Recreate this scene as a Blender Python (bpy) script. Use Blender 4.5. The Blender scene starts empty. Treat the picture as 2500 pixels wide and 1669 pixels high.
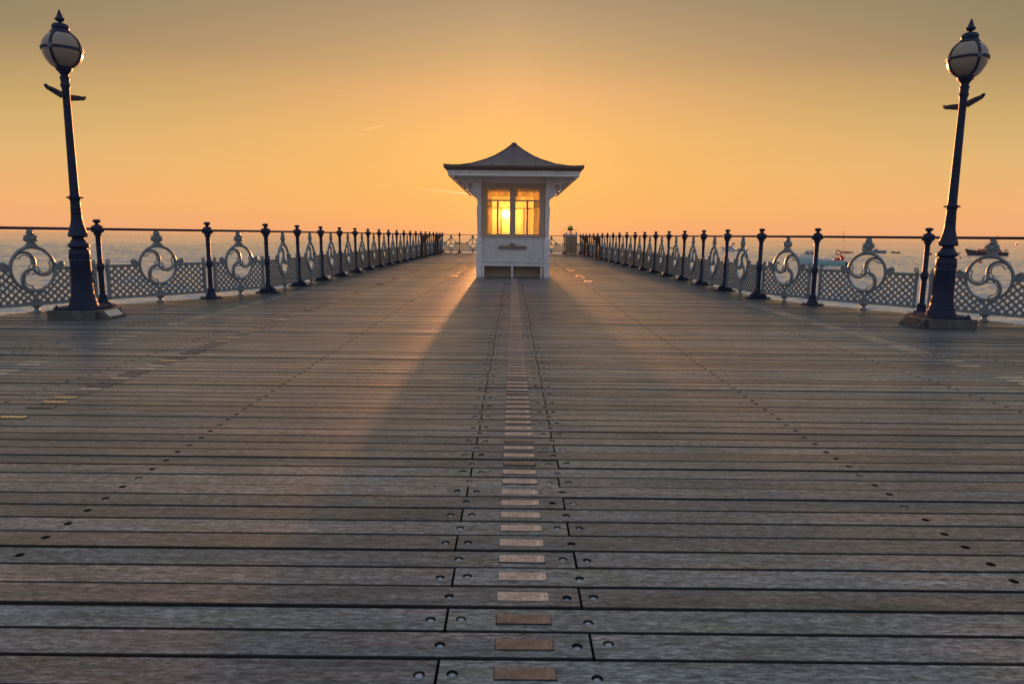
import bpy, bmesh, math, random
from mathutils import Vector, Matrix, noise
from mathutils.geometry import tessellate_polygon
random.seed(7)
R = math.radians
PI = math.pi
scn = bpy.context.scene
COL = scn.collection

# ------------------------------------------------------------------ camera, sky, sun
SUN_EL, SUN_AZ = R(1.75), R(-0.6)          # azimuth from +Y towards +X
cam = bpy.data.cameras.new('camera')
camo = bpy.data.objects.new('camera', cam); COL.objects.link(camo)
cam.sensor_width = 36; cam.lens = 1680 / 2500 * 36
cam.clip_end = 200000; cam.clip_start = 0.05
camo.location = (0, 0, 1.1)
camo.rotation_mode = 'QUATERNION'
camo.rotation_quaternion = (Matrix.Rotation(R(90 - 8.75), 4, 'X') @ Matrix.Rotation(R(0.586), 4, 'Z')).to_quaternion()
cam.dof.use_dof = True; cam.dof.focus_distance = 11; cam.dof.aperture_fstop = 8
scn.camera = camo
scn.view_settings.view_transform = 'Standard'
scn.view_settings.look = 'None'
scn.view_settings.exposure = 1.25
scn.view_settings.gamma = 1

def lin(c):
    return tuple(((v / 255 / 12.92) if v / 255 < .04045 else ((v / 255 + .055) / 1.055) ** 2.4) for v in c) + (1,)

class NT:
    """tiny node helper"""
    def __init__(s, tree): s.t = tree; s.n = tree.nodes; s.l = tree.links
    def add(s, typ, **kw):
        n = s.n.new(typ)
        for k, v in kw.items(): setattr(n, k, v)
        return n
    def put(s, v, sock):
        if hasattr(v, 'is_output') or hasattr(v, 'links'): s.l.new(v, sock)
        else: sock.default_value = v
    def math(s, op, a, b=None, c=None, clamp=False):
        n = s.add('ShaderNodeMath', operation=op, use_clamp=clamp)
        s.put(a, n.inputs[0])
        if b is not None: s.put(b, n.inputs[1])
        if c is not None: s.put(c, n.inputs[2])
        return n.outputs[0]
    def vmath(s, op, a, b=None):
        n = s.add('ShaderNodeVectorMath', operation=op)
        s.put(a, n.inputs[0])
        if b is not None: s.put(b, n.inputs[1])
        return n.outputs['Value'] if op in ('DOT_PRODUCT', 'LENGTH') else n.outputs[0]
    def mix(s, f, a, b, mode='MIX'):
        n = s.add('ShaderNodeMix', data_type='RGBA', blend_type=mode)
        s.put(f, n.inputs[0]); s.put(a, n.inputs[6]); s.put(b, n.inputs[7])
        return n.outputs[2]
    def ramp(s, f, stops, interp='LINEAR'):
        n = s.add('ShaderNodeValToRGB'); cr = n.color_ramp; cr.interpolation = interp
        while len(cr.elements) < len(stops): cr.elements.new(.5)
        for e, (p, c) in zip(cr.elements, stops):
            e.position = p; e.color = c if len(c) == 4 else tuple(c) + (1,)
        s.put(f, n.inputs[0]); return n.outputs[0]
    def noise(s, vec, scale, detail=4, rough=.5, dist=0):
        n = s.add('ShaderNodeTexNoise'); n.inputs['Scale'].default_value = scale
        n.inputs['Detail'].default_value = detail; n.inputs['Roughness'].default_value = rough
        n.inputs['Distortion'].default_value = dist
        if vec is not None: s.put(vec, n.inputs['Vector'])
        return n.outputs['Fac']
    def mapping(s, vec, scale=(1, 1, 1), loc=(0, 0, 0), rot=(0, 0, 0)):
        n = s.add('ShaderNodeMapping'); s.put(vec, n.inputs['Vector'])
        s.put(scale, n.inputs['Scale']); s.put(loc, n.inputs['Location']); s.put(rot, n.inputs['Rotation'])
        return n.outputs[0]

world = bpy.data.worlds.new('World'); scn.world = world; world.use_nodes = True
w = NT(world.node_tree)
bg = world.node_tree.nodes['Background']
tc = w.add('ShaderNodeTexCoord').outputs['Generated']
dirv = w.vmath('NORMALIZE', tc)
sep = w.add('ShaderNodeSeparateXYZ'); w.put(dirv, sep.inputs[0])
elev = w.math('MULTIPLY', w.math('ARCSINE', sep.outputs[2]), 180 / PI)          # degrees
e01 = w.math('DIVIDE', elev, 90, clamp=True)
def P(d): return d / 90
centre = w.ramp(e01, [(0, lin((247, 166, 110))), (P(1.5), lin((253, 176, 100))), (P(4), lin((253, 184, 96))), (P(7.5), lin((254, 189, 108))),
                      (P(11), lin((243, 182, 116))), (P(14.5), lin((206, 167, 118))), (P(18.5), lin((170, 147, 116))),
                      (P(24), lin((158, 146, 128))), (P(34), lin((152, 150, 148))), (P(55), lin((146, 157, 174))), (1, lin((140, 155, 180)))])
side = w.ramp(e01, [(0, lin((239, 169, 119))), (P(2.2), lin((243, 179, 116))), (P(5.2), lin((228, 182, 118))), (P(8.5), lin((202, 169, 110))),
                    (P(13), lin((152, 134, 102))), (P(18), lin((132, 121, 98))), (P(24), lin((142, 136, 122))),
                    (P(34), lin((150, 150, 150))), (P(55), lin((146, 157, 174))), (1, lin((140, 155, 180)))])
az = w.math('ABSOLUTE', w.math('SUBTRACT', w.math('ARCTAN2', sep.outputs[0], sep.outputs[1]), SUN_AZ))
azf = w.math('MULTIPLY', az, 180 / PI)
f_side = w.math('SMOOTH_MIN', w.math('DIVIDE', azf, 37), 1.0, .12, clamp=True)
front = w.mix(f_side, centre, side)
sky = w.add('ShaderNodeTexSky', sky_type='NISHITA', sun_disc=False, sun_elevation=SUN_EL, sun_rotation=SUN_AZ,
            air_density=1.0, dust_density=2.0, ozone_density=1.5)
nish = w.vmath('SCALE', sky.outputs[0]); nish.node.inputs['Scale'].default_value = 0.12
back = w.ramp(e01, [(0, lin((120, 112, 124))), (P(12), lin((150, 142, 152))), (P(40), lin((150, 158, 176))), (1, lin((140, 155, 180)))])
back = w.mix(1.0, back, nish, 'ADD')
f_back = w.math('SMOOTHSTEP', azf, 50, 110) if False else w.math('DIVIDE', w.math('SUBTRACT', azf, 45), 75, clamp=True)
skyc = w.mix(f_back, front, back)
# glow round the sun and its disc
sdir = (math.sin(SUN_AZ) * math.cos(SUN_EL), math.cos(SUN_AZ) * math.cos(SUN_EL), math.sin(SUN_EL))
ang = w.math('MULTIPLY', w.math('ARCCOSINE', w.math('MINIMUM', w.vmath('DOT_PRODUCT', dirv, sdir), 1.0)), 180 / PI)
def gauss(width, amp):
    return w.math('MULTIPLY', w.math('EXPONENT', w.math('MULTIPLY', w.math('DIVIDE', ang, width), -1.0)), amp)
def addglow(base, g, col):
    c = w.vmath('SCALE', col); w.put(g, c.node.inputs['Scale'])
    return w.mix(1.0, base, c, 'ADD')
skyc = addglow(skyc, gauss(7.0, 0.20), (1.0, .50, .08))
skyc = addglow(skyc, gauss(.6, 1.6), (1.0, .62, .16))
disc = w.math('LESS_THAN', ang, 0.34)
skyc = addglow(skyc, w.math('MULTIPLY', disc, 18.0), (1.0, .85, .5))
w.put(skyc, bg.inputs['Color'])
SKY_STRENGTH = bg.inputs['Strength']; SKY_STRENGTH.default_value = 0.42
world.cycles.sampling_method = 'MANUAL'; world.cycles.sample_map_resolution = 2048

sun = bpy.data.lights.new('sun', 'SUN'); suno = bpy.data.objects.new('sun', sun); COL.objects.link(suno)
sun.energy = 5.0; sun.angle = R(0.7); sun.color = (1.0, .37, .12)
suno.rotation_mode = 'QUATERNION'
suno.rotation_quaternion = Vector(sdir).to_track_quat('Z', 'Y')
suno.location = Vector(sdir) * 100

# ------------------------------------------------------------------ mesh helpers
class MB:
    def __init__(s): s.v = []; s.f = []; s.m = []
    def add(s, vs, fs, mi=0):
        o = len(s.v); s.v += [tuple(v) for v in vs]
        s.f += [tuple(i + o for i in f) for f in fs]; s.m += [mi] * len(fs); return s
    def box(s, x0, x1, y0, y1, z0, z1, mi=0):
        return s.add([(x, y, z) for z in (z0, z1) for y in (y0, y1) for x in (x0, x1)],
              [(0, 2, 3, 1), (4, 5, 7, 6), (0, 1, 5, 4), (2, 6, 7, 3), (0, 4, 6, 2), (1, 3, 7, 5)], mi)
    def lathe(s, prof, n=24, c=(0, 0, 0), mi=0, sx=1, sy=1):
        vs = []; fs = []
        for z, r in prof:
            for i in range(n):
                a = 2 * PI * i / n; vs.append((c[0] + r * sx * math.cos(a), c[1] + r * sy * math.sin(a), c[2] + z))
        for k in range(len(prof) - 1):
            for i in range(n):
                j = (i + 1) % n; fs.append((k * n + i, k * n + j, (k + 1) * n + j, (k + 1) * n + i))
        fs.append(tuple(range(n - 1, -1, -1))); fs.append(tuple(range((len(prof) - 1) * n, len(prof) * n)))
        return s.add(vs, fs, mi)
    def tube(s, pts, r, n=8, closed=False, mi=0, caps=True, flat=1.0):
        pts = [Vector(p) for p in pts]; N = len(pts); vs = []; fs = []
        rr = r if hasattr(r, '__len__') else [r] * N
        up = None
        for i, p in enumerate(pts):
            a = pts[i - 1] if (i > 0 or closed) else p; b = pts[(i + 1) % N] if (i < N - 1 or closed) else p
            t = (b - a).normalized()
            if up is None:
                up = Vector((0, 1, 0)) if abs(t.y) < .9 else Vector((0, 0, 1))
            x = t.cross(up)
            if x.length < 1e-6: x = t.cross(Vector((1, 0, 0)))
            x.normalize(); y = x.cross(t).normalized(); up = y
            for k in range(n):
                q = 2 * PI * k / n; vs.append(p + x * math.cos(q) * rr[i] + y * math.sin(q) * rr[i] * flat)
        M = N if closed else N - 1
        for i in range(M):
            j = (i + 1) % N
            for k in range(n):
                l = (k + 1) % n; fs.append((i * n + k, i * n + l, j * n + l, j * n + k))
        if not closed and caps:
            fs.append(tuple(range(n - 1, -1, -1))); fs.append(tuple(range((N - 1) * n, N * n)))
        return s.add(vs, fs, mi)
    def extr(s, loops, y0, y1, mi=0, axis='xz'):
        """polygon (with holes) in a plane, given thickness"""
        L = [[Vector((p[0], p[1], 0)) for p in l] for l in loops]
        tris = tessellate_polygon(L); flat = [p for l in L for p in l]; n = len(flat)
        def T(p, d): return (p.x, d, p.y) if axis == 'xz' else ((p.x, p.y, d) if axis == 'xy' else (d, p.x, p.y))
        vs = [T(p, y0) for p in flat] + [T(p, y1) for p in flat]
        fs = [tuple(t) for t in tris] + [tuple(i + n for i in reversed(t)) for t in tris]
        o = 0
        for l in L:
            m = len(l)
            for i in range(m):
                j = (i + 1) % m; fs.append((o + i, o + j, n + o + j, n + o + i))
            o += m
        return s.add(vs, fs, mi)
    def ball(s, c, r, n=12, mi=0, sc=(1, 1, 1)):
        m = n // 2; vs = []; fs = []
        for i in range(m + 1):
            ph = PI * i / m
            for k in range(n):
                a = 2 * PI * k / n
                vs.append((c[0] + r * sc[0] * math.sin(ph) * math.cos(a), c[1] + r * sc[1] * math.sin(ph) * math.sin(a), c[2] - r * sc[2] * math.cos(ph)))
        for i in range(m):
            for k in range(n):
                l = (k + 1) % n; fs.append((i * n + k, i * n + l, (i + 1) * n + l, (i + 1) * n + k))
        return s.add(vs, fs, mi)
    def xform(s, M, start=0):
        for i in range(start, len(s.v)): s.v[i] = tuple(M @ Vector(s.v[i]))
        return s
    def mesh(s, name, mats, smooth=35, weld=True, fix=True):
        me = bpy.data.meshes.new(name); me.from_pydata(s.v, [], s.f)
        me.polygons.foreach_set('material_index', s.m)
        if weld or fix:
            bm = bmesh.new(); bm.from_mesh(me)
            if weld: bmesh.ops.remove_doubles(bm, verts=bm.verts, dist=1e-5)
            if fix: bmesh.ops.recalc_face_normals(bm, faces=bm.faces)
            bm.to_mesh(me); bm.free()
        if smooth:
            me.polygons.foreach_set('use_smooth', [True] * len(me.polygons)); me.set_sharp_from_angle(angle=R(smooth))
        for m in (mats if isinstance(mats, (list, tuple)) else [mats]): me.materials.append(m)
        me.update(); return me
    def obj(s, name, mats, parent=None, smooth=35, bevel=0, weld=True, fix=True):
        return link(name, s.mesh(name, mats, smooth, weld, fix), parent, bevel)

def link(name, data, parent=None, bevel=0):
    o = bpy.data.objects.new(name, data); COL.objects.link(o)
    if parent: o.parent = parent
    if bevel:
        b = o.modifiers.new('bevel', 'BEVEL'); b.width = bevel; b.segments = 2; b.limit_method = 'ANGLE'; b.angle_limit = R(40)
    return o
def tag(o, label=None, cat=None, group=None, kind=None):
    if label: o['label'] = label
    if cat: o['category'] = cat
    if group: o['group'] = group
    if kind: o['kind'] = kind
    return o
def empty(name, loc=(0, 0, 0), rz=0):
    o = bpy.data.objects.new(name, None); COL.objects.link(o); o.location = loc; o.rotation_euler = (0, 0, rz); o.empty_display_size = .2; return o
def copy_tree(o, parent=None):
    c = o.copy(); COL.objects.link(c); c.parent = parent
    for ch in list(o.children): copy_tree(ch, c)
    return c

# ------------------------------------------------------------------ materials
def mat(name):
    m = bpy.data.materials.new(name); m.use_nodes = True
    t = NT(m.node_tree); b = m.node_tree.nodes['Principled BSDF']
    return m, t, b
def objco(t): return t.add('ShaderNodeTexCoord').outputs['Object']
def paint(name, col, rough=.4, var=.25, scale=6, bump=.15, dirt=None, metal=0, bscale=60, spec=.5):
    m, t, b = mat(name); co = objco(t)
    n1 = t.noise(co, scale, 6, .6); n2 = t.noise(co, scale * 5, 4, .6)
    c = lin(col) if max(col) > 1 else tuple(col) + (1,)
    dk = tuple(v * (1 - var) for v in c[:3]) + (1,); lt = tuple(min(1, v * (1 + var)) for v in c[:3]) + (1,)
    cc = t.ramp(n1, [(.3, dk), (.7, lt)])
    if dirt:
        cc = t.mix(t.math('MULTIPLY', t.math('GREATER_THAN', n2, .60), .6), cc, tuple(dirt) + (1,))
    t.put(cc, b.inputs['Base Color'])
    t.put(t.math('MULTIPLY_ADD', n2, .3, rough - .15), b.inputs['Roughness'])
    b.inputs['Metallic'].default_value = metal; b.inputs['Specular IOR Level'].default_value = spec
    bp = t.add('ShaderNodeBump'); bp.inputs['Strength'].default_value = bump; bp.inputs['Distance'].default_value = .004
    t.put(t.noise(co, bscale, 4, .6), bp.inputs['Height']); t.put(bp.outputs[0], b.inputs['Normal'])
    return m
M = {}
M['navy'] = paint('navy_iron_paint', (.015, .026, .066), .56, .3, 5, .25, (.02, .014, .014), spec=.3)
M['grey'] = paint('silver_grey_iron_paint', (.215, .26, .29), .45, .22, 7, .25, (.07, .06, .05))
M['lattice'] = paint('lattice_iron_paint', (.14, .17, .19), .45, .2, 7, .2)
M['white'] = paint('white_timber_paint', (.80, .77, .76), .45, .10, 3, .2, (.52, .46, .41))
M['lead'] = paint('brown_lead_sheet', (.15, .105, .10), .5, .2, 4, .3, (.12, .09, .07))
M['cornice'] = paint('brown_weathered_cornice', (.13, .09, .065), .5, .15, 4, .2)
M['window_paint'] = paint('tan_window_paint', (.50, .37, .27), .45, .1, 4, .1)
M['brass'] = paint('dull_brass', (.70, .51, .41), .36, .22, 25, .3, (.50, .35, .27), metal=.25, bscale=160, spec=1.0)
M['brass_old_dim'] = paint('tarnished_dimmed_brass', (.27, .19, .155), .4, .3, 25, .5, (.14, .10, .08), metal=.5, bscale=160)
M['brass_letter'] = paint('brass_lettering', (.30, .18, .11), .5, .2, 25, .3, None, metal=.5)
M['brass_bright'] = paint('bright_brass', (.82, .69, .54), .24, .15, 25, .2, None, metal=1.0, bscale=140)
M['pale_plate'] = paint('pale_worn_plate', (.62, .60, .57), .28, .2, 20, .2, None, metal=.75)
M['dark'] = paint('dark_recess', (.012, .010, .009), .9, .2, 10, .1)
M['deck_side2'] = paint('tarnished_plate', (.17, .14, .125), .5, .3, 20, .4)
M['bolt'] = paint('galvanised_bolt', (.36, .40, .45), .38, .3, 60, .3, (.08, .05, .035), metal=.5)
M['old_timber'] = paint('mossy_plinth_timber', (.105, .10, .088), .75, .35, 9, .8, (.05, .06, .02), bscale=40)
M['cabinet'] = paint('tan_cabinet_steel', (.30, .20, .13), .5, .1, 4, .1)
M['cabinet_top'] = paint('grey_cabinet_lid', (.42, .38, .38), .45, .1, 4, .1)
M['steel'] = paint('dull_steel_tube', (.22, .20, .17), .4, .2, 8, .1, metal=.6)
M['brown_board'] = paint('dark_brown_board', (.07, .035, .022), .6, .3, 9, .4)
M['amber'] = paint('amber_lantern_lens', (.50, .36, .04), .25, .1, 9, .05)
M['boat_white'] = paint('white_boat_paint', (.62, .64, .66), .35, .1, 2, .05)
M['boat_turq'] = paint('turquoise_boat_paint', (.30, .56, .56), .3, .1, 2, .05)
M['boat_navy'] = paint('dark_brown_boat_paint', (.075, .052, .052), .35, .2, 1, .05)
M['boat_orange'] = paint('orange_boat_paint', (.62, .13, .03), .4, .1, 1, .05)
M['boat_grey'] = paint('blue_grey_boat_paint', (.16, .20, .25), .4, .1, 1, .05)
M['float_red'] = paint('red_float_vinyl', (.60, .03, .04), .35, .1, 4, .03)
M['rubber'] = paint('black_rubber', (.02, .02, .022), .6, .2, 4, .1)
M['boat_glass'] = paint('dark_cabin_glass', (.25, .20, .15), .12, .1, 2, .01)

# deck timber: each plank its own tint
m, t, b = mat('weathered_deck_timber')
geo = t.add('ShaderNodeNewGeometry'); rnd = geo.outputs['Random Per Island']; pos = geo.outputs['Position']
off = t.add('ShaderNodeCombineXYZ'); t.put(t.math('MULTIPLY', rnd, 37.0), off.inputs[0]); t.put(t.math('MULTIPLY', rnd, 91.0), off.inputs[1])
pv = t.vmath('ADD', pos, off.outputs[0])
grain = t.noise(t.mapping(pv, (3.5, 42, 20)), 1.0, 8, .65, .6)
fine = t.noise(t.mapping(pv, (22, 150, 60)), 1.0, 5, .7)
blot = t.noise(t.mapping(pv, (1.6, 5, 5)), 1.0, 6, .62, .4)
lich = t.noise(t.mapping(pv, (14, 26, 26)), 1.0, 6, .7)
big = t.noise(pos, .45, 3, .5)
tint = t.ramp(rnd, [(0, (.165, .135, .125)), (.25, (.175, .165, .155)), (.5, (.15, .155, .155)), (.75, (.195, .165, .148)), (1, (.13, .138, .145))])
c = t.mix(t.math('MULTIPLY', blot, .9, clamp=True), tint, (.125, .135, .145, 1))
red = t.ramp(t.noise(t.mapping(pv, (.9, 9, 5)), 1.0, 5, .6), [(.52, (0, 0, 0)), (.66, (1, 1, 1))])
c = t.mix(t.math('MULTIPLY', red, .5), c, (.27, .18, .15, 1))
gm = t.ramp(grain, [(.28, (.40, .40, .40)), (.5, (1, 1, 1)), (.74, (1.55, 1.5, 1.45))])
stain = t.ramp(t.noise(t.mapping(pv, (2.4, 6, 5), loc=(5, 9, 0)), 1.0, 7, .68, .5), [(.50, (0, 0, 0)), (.64, (1, 1, 1))])
c = t.mix(t.math('MULTIPLY', stain, .6), c, (.115, .12, .082, 1))
c = t.mix(1.0, c, gm, 'MULTIPLY')
fm = t.ramp(fine, [(.38, (.48, .48, .48)), (.5, (1, 1, 1)), (.62, (1.55, 1.53, 1.5))])
c = t.mix(.85, c, fm, 'MULTIPLY')
mott = t.noise(t.mapping(pv, (28, 75, 40), rot=(0, 0, .12)), 1.0, 7, .75, .5)
c = t.mix(1.0, c, t.ramp(mott, [(.38, (.45, .45, .46)), (.5, (1, 1, 1)), (.61, (1.6, 1.58, 1.52))]), 'MULTIPLY')
crk = t.noise(t.mapping(pv, (2.2, 120, 40)), 1.0, 4, .6, .25)
c = t.mix(t.ramp(crk, [(.30, (.8, .8, .8)), (.36, (0, 0, 0))]), c, (.02, .017, .015, 1))
lm = t.ramp(lich, [(.64, (0, 0, 0)), (.68, (1, 1, 1))])
c = t.mix(t.math('MULTIPLY', lm, .7), c, (.36, .35, .28, 1))
# moss along the outer boards beneath the railings
sx = t.add('ShaderNodeSeparateXYZ'); t.put(pos, sx.inputs[0])
edge = t.math('DIVIDE', t.math('SUBTRACT', t.math('ABSOLUTE', sx.outputs[0]), 3.95), .5, clamp=True)
far = t.math('DIVIDE', t.math('SUBTRACT', sx.outputs[1], 9.0), 3, clamp=True)
moss = t.math('MULTIPLY', t.math('MULTIPLY', edge, far), t.ramp(big, [(.35, (.3, .3, .3)), (.6, (1, 1, 1))]))
c = t.mix(t.math('MULTIPLY', moss, .6), c, (.075, .07, .04, 1))
c = t.mix(1.0, c, t.ramp(big, [(.3, (.8, .8, .82)), (.7, (1.18, 1.15, 1.12))]), 'MULTIPLY')
DECK_GAIN = t.mix(1.0, c, (1.07, 1.15, 1.18, 1), 'MULTIPLY')
DECK_GAIN = t.mix(1.0, DECK_GAIN, t.ramp(t.math('FRACT', t.math('MULTIPLY', rnd, 13.7)), [(0, (.66, .66, .68)), (.5, (1, 1, 1)), (1, (1.3, 1.27, 1.25))]), 'MULTIPLY')
t.put(DECK_GAIN, b.inputs['Base Color'])
t.put(t.ramp(blot, [(.3, (.28, .28, .28)), (.7, (.48, .48, .48))]), b.inputs['Roughness'])
b.inputs['Specular IOR Level'].default_value = .45
bp = t.add('ShaderNodeBump'); bp.inputs['Strength'].default_value = .4; bp.inputs['Distance'].default_value = .0016
t.put(t.math('ADD', t.math('MULTIPLY', grain, 1.3), t.math('MULTIPLY', fine, .6)), bp.inputs['Height']); t.put(bp.outputs[0], b.inputs['Normal'])
M['deck'] = m
M['deck_side'] = paint('gap_shade_board_edge', (.013, .016, .015), .85, .3, 9, .2)  # gap and bolt-hole shade painted near-black onto board sides and chamfers

# sea
m, t, b = mat('sea_water')
pos = t.add('ShaderNodeNewGeometry').outputs['Position']
b.inputs['Base Color'].default_value = (.54, .525, .50, 1); b.inputs['Roughness'].default_value = .07
b.inputs['IOR'].default_value = 1.5; b.inputs['Specular IOR Level'].default_value = .7
h = t.noise(t.mapping(pos, (1.6, 2.2, 1)), 1.0, 5, .6, .3)
h3 = t.noise(t.mapping(pos, (5.0, 7.0, 1)), 1.0, 3, .6, .2)
h2 = t.noise(t.mapping(pos, (.10, .16, 1)), 1.0, 3, .5, .3)
dist = t.vmath('LENGTH', pos)
farm = t.math('DIVIDE', t.math('SUBTRACT', dist, 180.0), 300.0, clamp=True)
hh = t.math('ADD', t.math('MULTIPLY', h, .22), t.math('ADD', t.math('MULTIPLY', h3, .028), t.math('MULTIPLY', t.math('MULTIPLY', h2, farm), 1.6)))
bp = t.add('ShaderNodeBump'); bp.inputs['Strength'].default_value = 1.0; bp.inputs['Distance'].default_value = 1.0
t.put(hh, bp.inputs['Height']); t.put(bp.outputs[0], b.inputs['Normal'])
M['sea'] = m

# opal globe
m, t, b = mat('opal_glass_globe'); co = objco(t)
t.put(t.ramp(t.noise(co, 9, 4), [(.3, (.28, .235, .19)), (.7, (.34, .285, .23))]), b.inputs['Base Color'])
b.inputs['Roughness'].default_value = .28; b.inputs['Subsurface Weight'].default_value = .25; b.inputs['Subsurface Radius'].default_value = (.05, .04, .03)
M['opal'] = m

# shelter glass: salt-streaked, tinted; lets the sun through
m, t, b = mat('salt_streaked_glass'); co = objco(t)
out = m.node_tree.nodes['Material Output']
tr = t.add('ShaderNodeBsdfTransparent'); gl = t.add('ShaderNodeBsdfGlossy'); tl = t.add('ShaderNodeBsdfTranslucent')
gl.inputs['Roughness'].default_value = .05
d = t.ramp(t.noise(t.mapping(co, (9, 9, 3.5)), 3.0, 8, .75), [(.42, (0, 0, 0)), (.62, (1, 1, 1))])
t.put(t.mix(d, (.99, .97, .84, 1), (.95, .89, .64, 1)), tr.inputs[0]); t.put((1, .92, .60, 1), tl.inputs[0])
m1 = t.add('ShaderNodeMixShader'); t.put(t.math('MULTIPLY_ADD', d, .14, .05), m1.inputs[0]); t.l.new(tr.outputs[0], m1.inputs[1]); t.l.new(tl.outputs[0], m1.inputs[2])
m2 = t.add('ShaderNodeMixShader'); m2.inputs[0].default_value = .05; t.l.new(m1.outputs[0], m2.inputs[1]); t.l.new(gl.outputs[0], m2.inputs[2])
t.l.new(m2.outputs[0], out.inputs[0]); M['glass'] = m
m2_ = m.copy(); m2_.name = 'obscured_side_glass'
for n in m2_.node_tree.nodes:
    if n.type == 'VALTORGB': n.color_ramp.elements[0].position = .40; n.color_ramp.elements[1].position = .50
    if n.type == 'MATH' and n.operation == 'MULTIPLY_ADD': n.inputs[1].default_value = .30; n.inputs[2].default_value = .15
M['side_glass'] = m2_

# contrail vapour
m, t, b = mat('contrail_vapour'); out = m.node_tree.nodes['Material Output']
tr = t.add('ShaderNodeBsdfTransparent'); tl = t.add('ShaderNodeBsdfTranslucent'); t.put((1, 1, 1, 1), tl.inputs[0])
mx = t.add('ShaderNodeMixShader'); gx = t.add('ShaderNodeSeparateXYZ'); t.put(t.add('ShaderNodeTexCoord').outputs['Generated'], gx.inputs[0])
dens = t.math('MULTIPLY', t.math('POWER', gx.outputs[0], 1.1), .27)
t.put(dens, mx.inputs[0]); t.l.new(tr.outputs[0], mx.inputs[1]); t.l.new(tl.outputs[0], mx.inputs[2]); t.l.new(mx.outputs[0], out.inputs[0])
M['contrail'] = m

# ------------------------------------------------------------------ layout
LP = [(-7.69, 6.75), (-6.91, 8.51), (-6.13, 10.27), (-5.14, 11.71), (-4.57, 12.86)] + [(-4.54, 12.86 + 1.785 * i) for i in range(1, 18)] + [(-4.55, 44.9)]
RP = [(7.89, 7.28), (6.98, 8.74), (6.08, 10.20), (5.06, 11.58), (4.54, 12.72)] + [(4.47 - .01 * i, 12.72 + 1.768 * i) for i in range(1, 18)] + [(4.30, 44.55)]
EP = [(-4.55, 44.9), (-3.45, 44.88), (-1.75, 44.82), (-.05, 44.76), (1.63, 44.70), (3.28, 44.62), (4.30, 44.55)]
SEA_Z = -3.9
def xl(y):   # deck edges
    pts = [(-11.5, -30), (-9.6, 2.4)] + [(p[0] - .10, p[1] - .03) for p in LP[:4]] + [(-4.69, 12.9), (-4.66, 45.05)]
    for a, b_ in zip(pts, pts[1:]):
        if a[1] <= y <= b_[1]: return a[0] + (b_[0] - a[0]) * (y - a[1]) / (b_[1] - a[1])
    return pts[-1][0]
def xr(y):
    pts = [(11.5, -30), (9.8, 2.9)] + [(p[0] + .10, p[1] - .03) for p in RP[:4]] + [(4.66, 12.8), (4.45, 45.05)]
    for a, b_ in zip(pts, pts[1:]):
        if a[1] <= y <= b_[1]: return a[0] + (b_[0] - a[0]) * (y - a[1]) / (b_[1] - a[1])
    return pts[-1][0]

# ------------------------------------------------------------------ deck
PITCH, GAP = .1258, .0084
Y0 = 1.665 - 40 * PITCH
deck = MB(); bolts = []; plaques = []
def hole_cell(x0, x1, ya, yb, cx, cy, r, zf, n=12):
    """top-face cell with a real round countersunk hole"""
    base = []; N = n
    for k in range(N):
        a = 2 * PI * k / N + PI / N
        dx, dy = math.cos(a), math.sin(a)
        sx_ = (x1 - cx if dx > 0 else cx - x0) / max(abs(dx), 1e-6); sy_ = (yb - cy if dy > 0 else cy - ya) / max(abs(dy), 1e-6)
        s_ = min(sx_, sy_); base.append((cx + dx * s_, cy + dy * s_))
    vs = [(p[0], p[1], zf(p[0], p[1])) for p in base]
    vs += [(cx + r * math.cos(2 * PI * k / N + PI / N), cy + r * math.sin(2 * PI * k / N + PI / N), zf(cx, cy)) for k in range(N)]
    vs += [(v[0], v[1], v[2] - .012) for v in vs[N:]]
    cor = [(x1, yb), (x0, yb), (x0, ya), (x1, ya)]
    vs += [(p[0], p[1], zf(*p)) for p in cor]
    fs = []
    for k in range(N):
        j = (k + 1) % N; fs.append((k, j, N + j, N + k))
        # corner triangle
        pa, pb = base[k], base[j]
        onx = lambda p: abs(p[0] - x1) < 1e-6 or abs(p[0] - x0) < 1e-6
        ony = lambda p: abs(p[1] - yb) < 1e-6 or abs(p[1] - ya) < 1e-6
        if (onx(pa) and not ony(pa)) != (onx(pb) and not ony(pb)):
            q = min(range(4), key=lambda i: abs(cor[i][0] - (pa[0] + pb[0]) / 2) + abs(cor[i][1] - (pa[1] + pb[1]) / 2))
            if cor[q] not in (pa, pb): fs.append((k, 3 * N + q, j))
    deck.add(vs, fs)
    deck.add(vs[N:3 * N], [(k, (k + 1) % N, N + (k + 1) % N, N + k) for k in range(N)] + [tuple(range(N, 2 * N))], 1)
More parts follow.
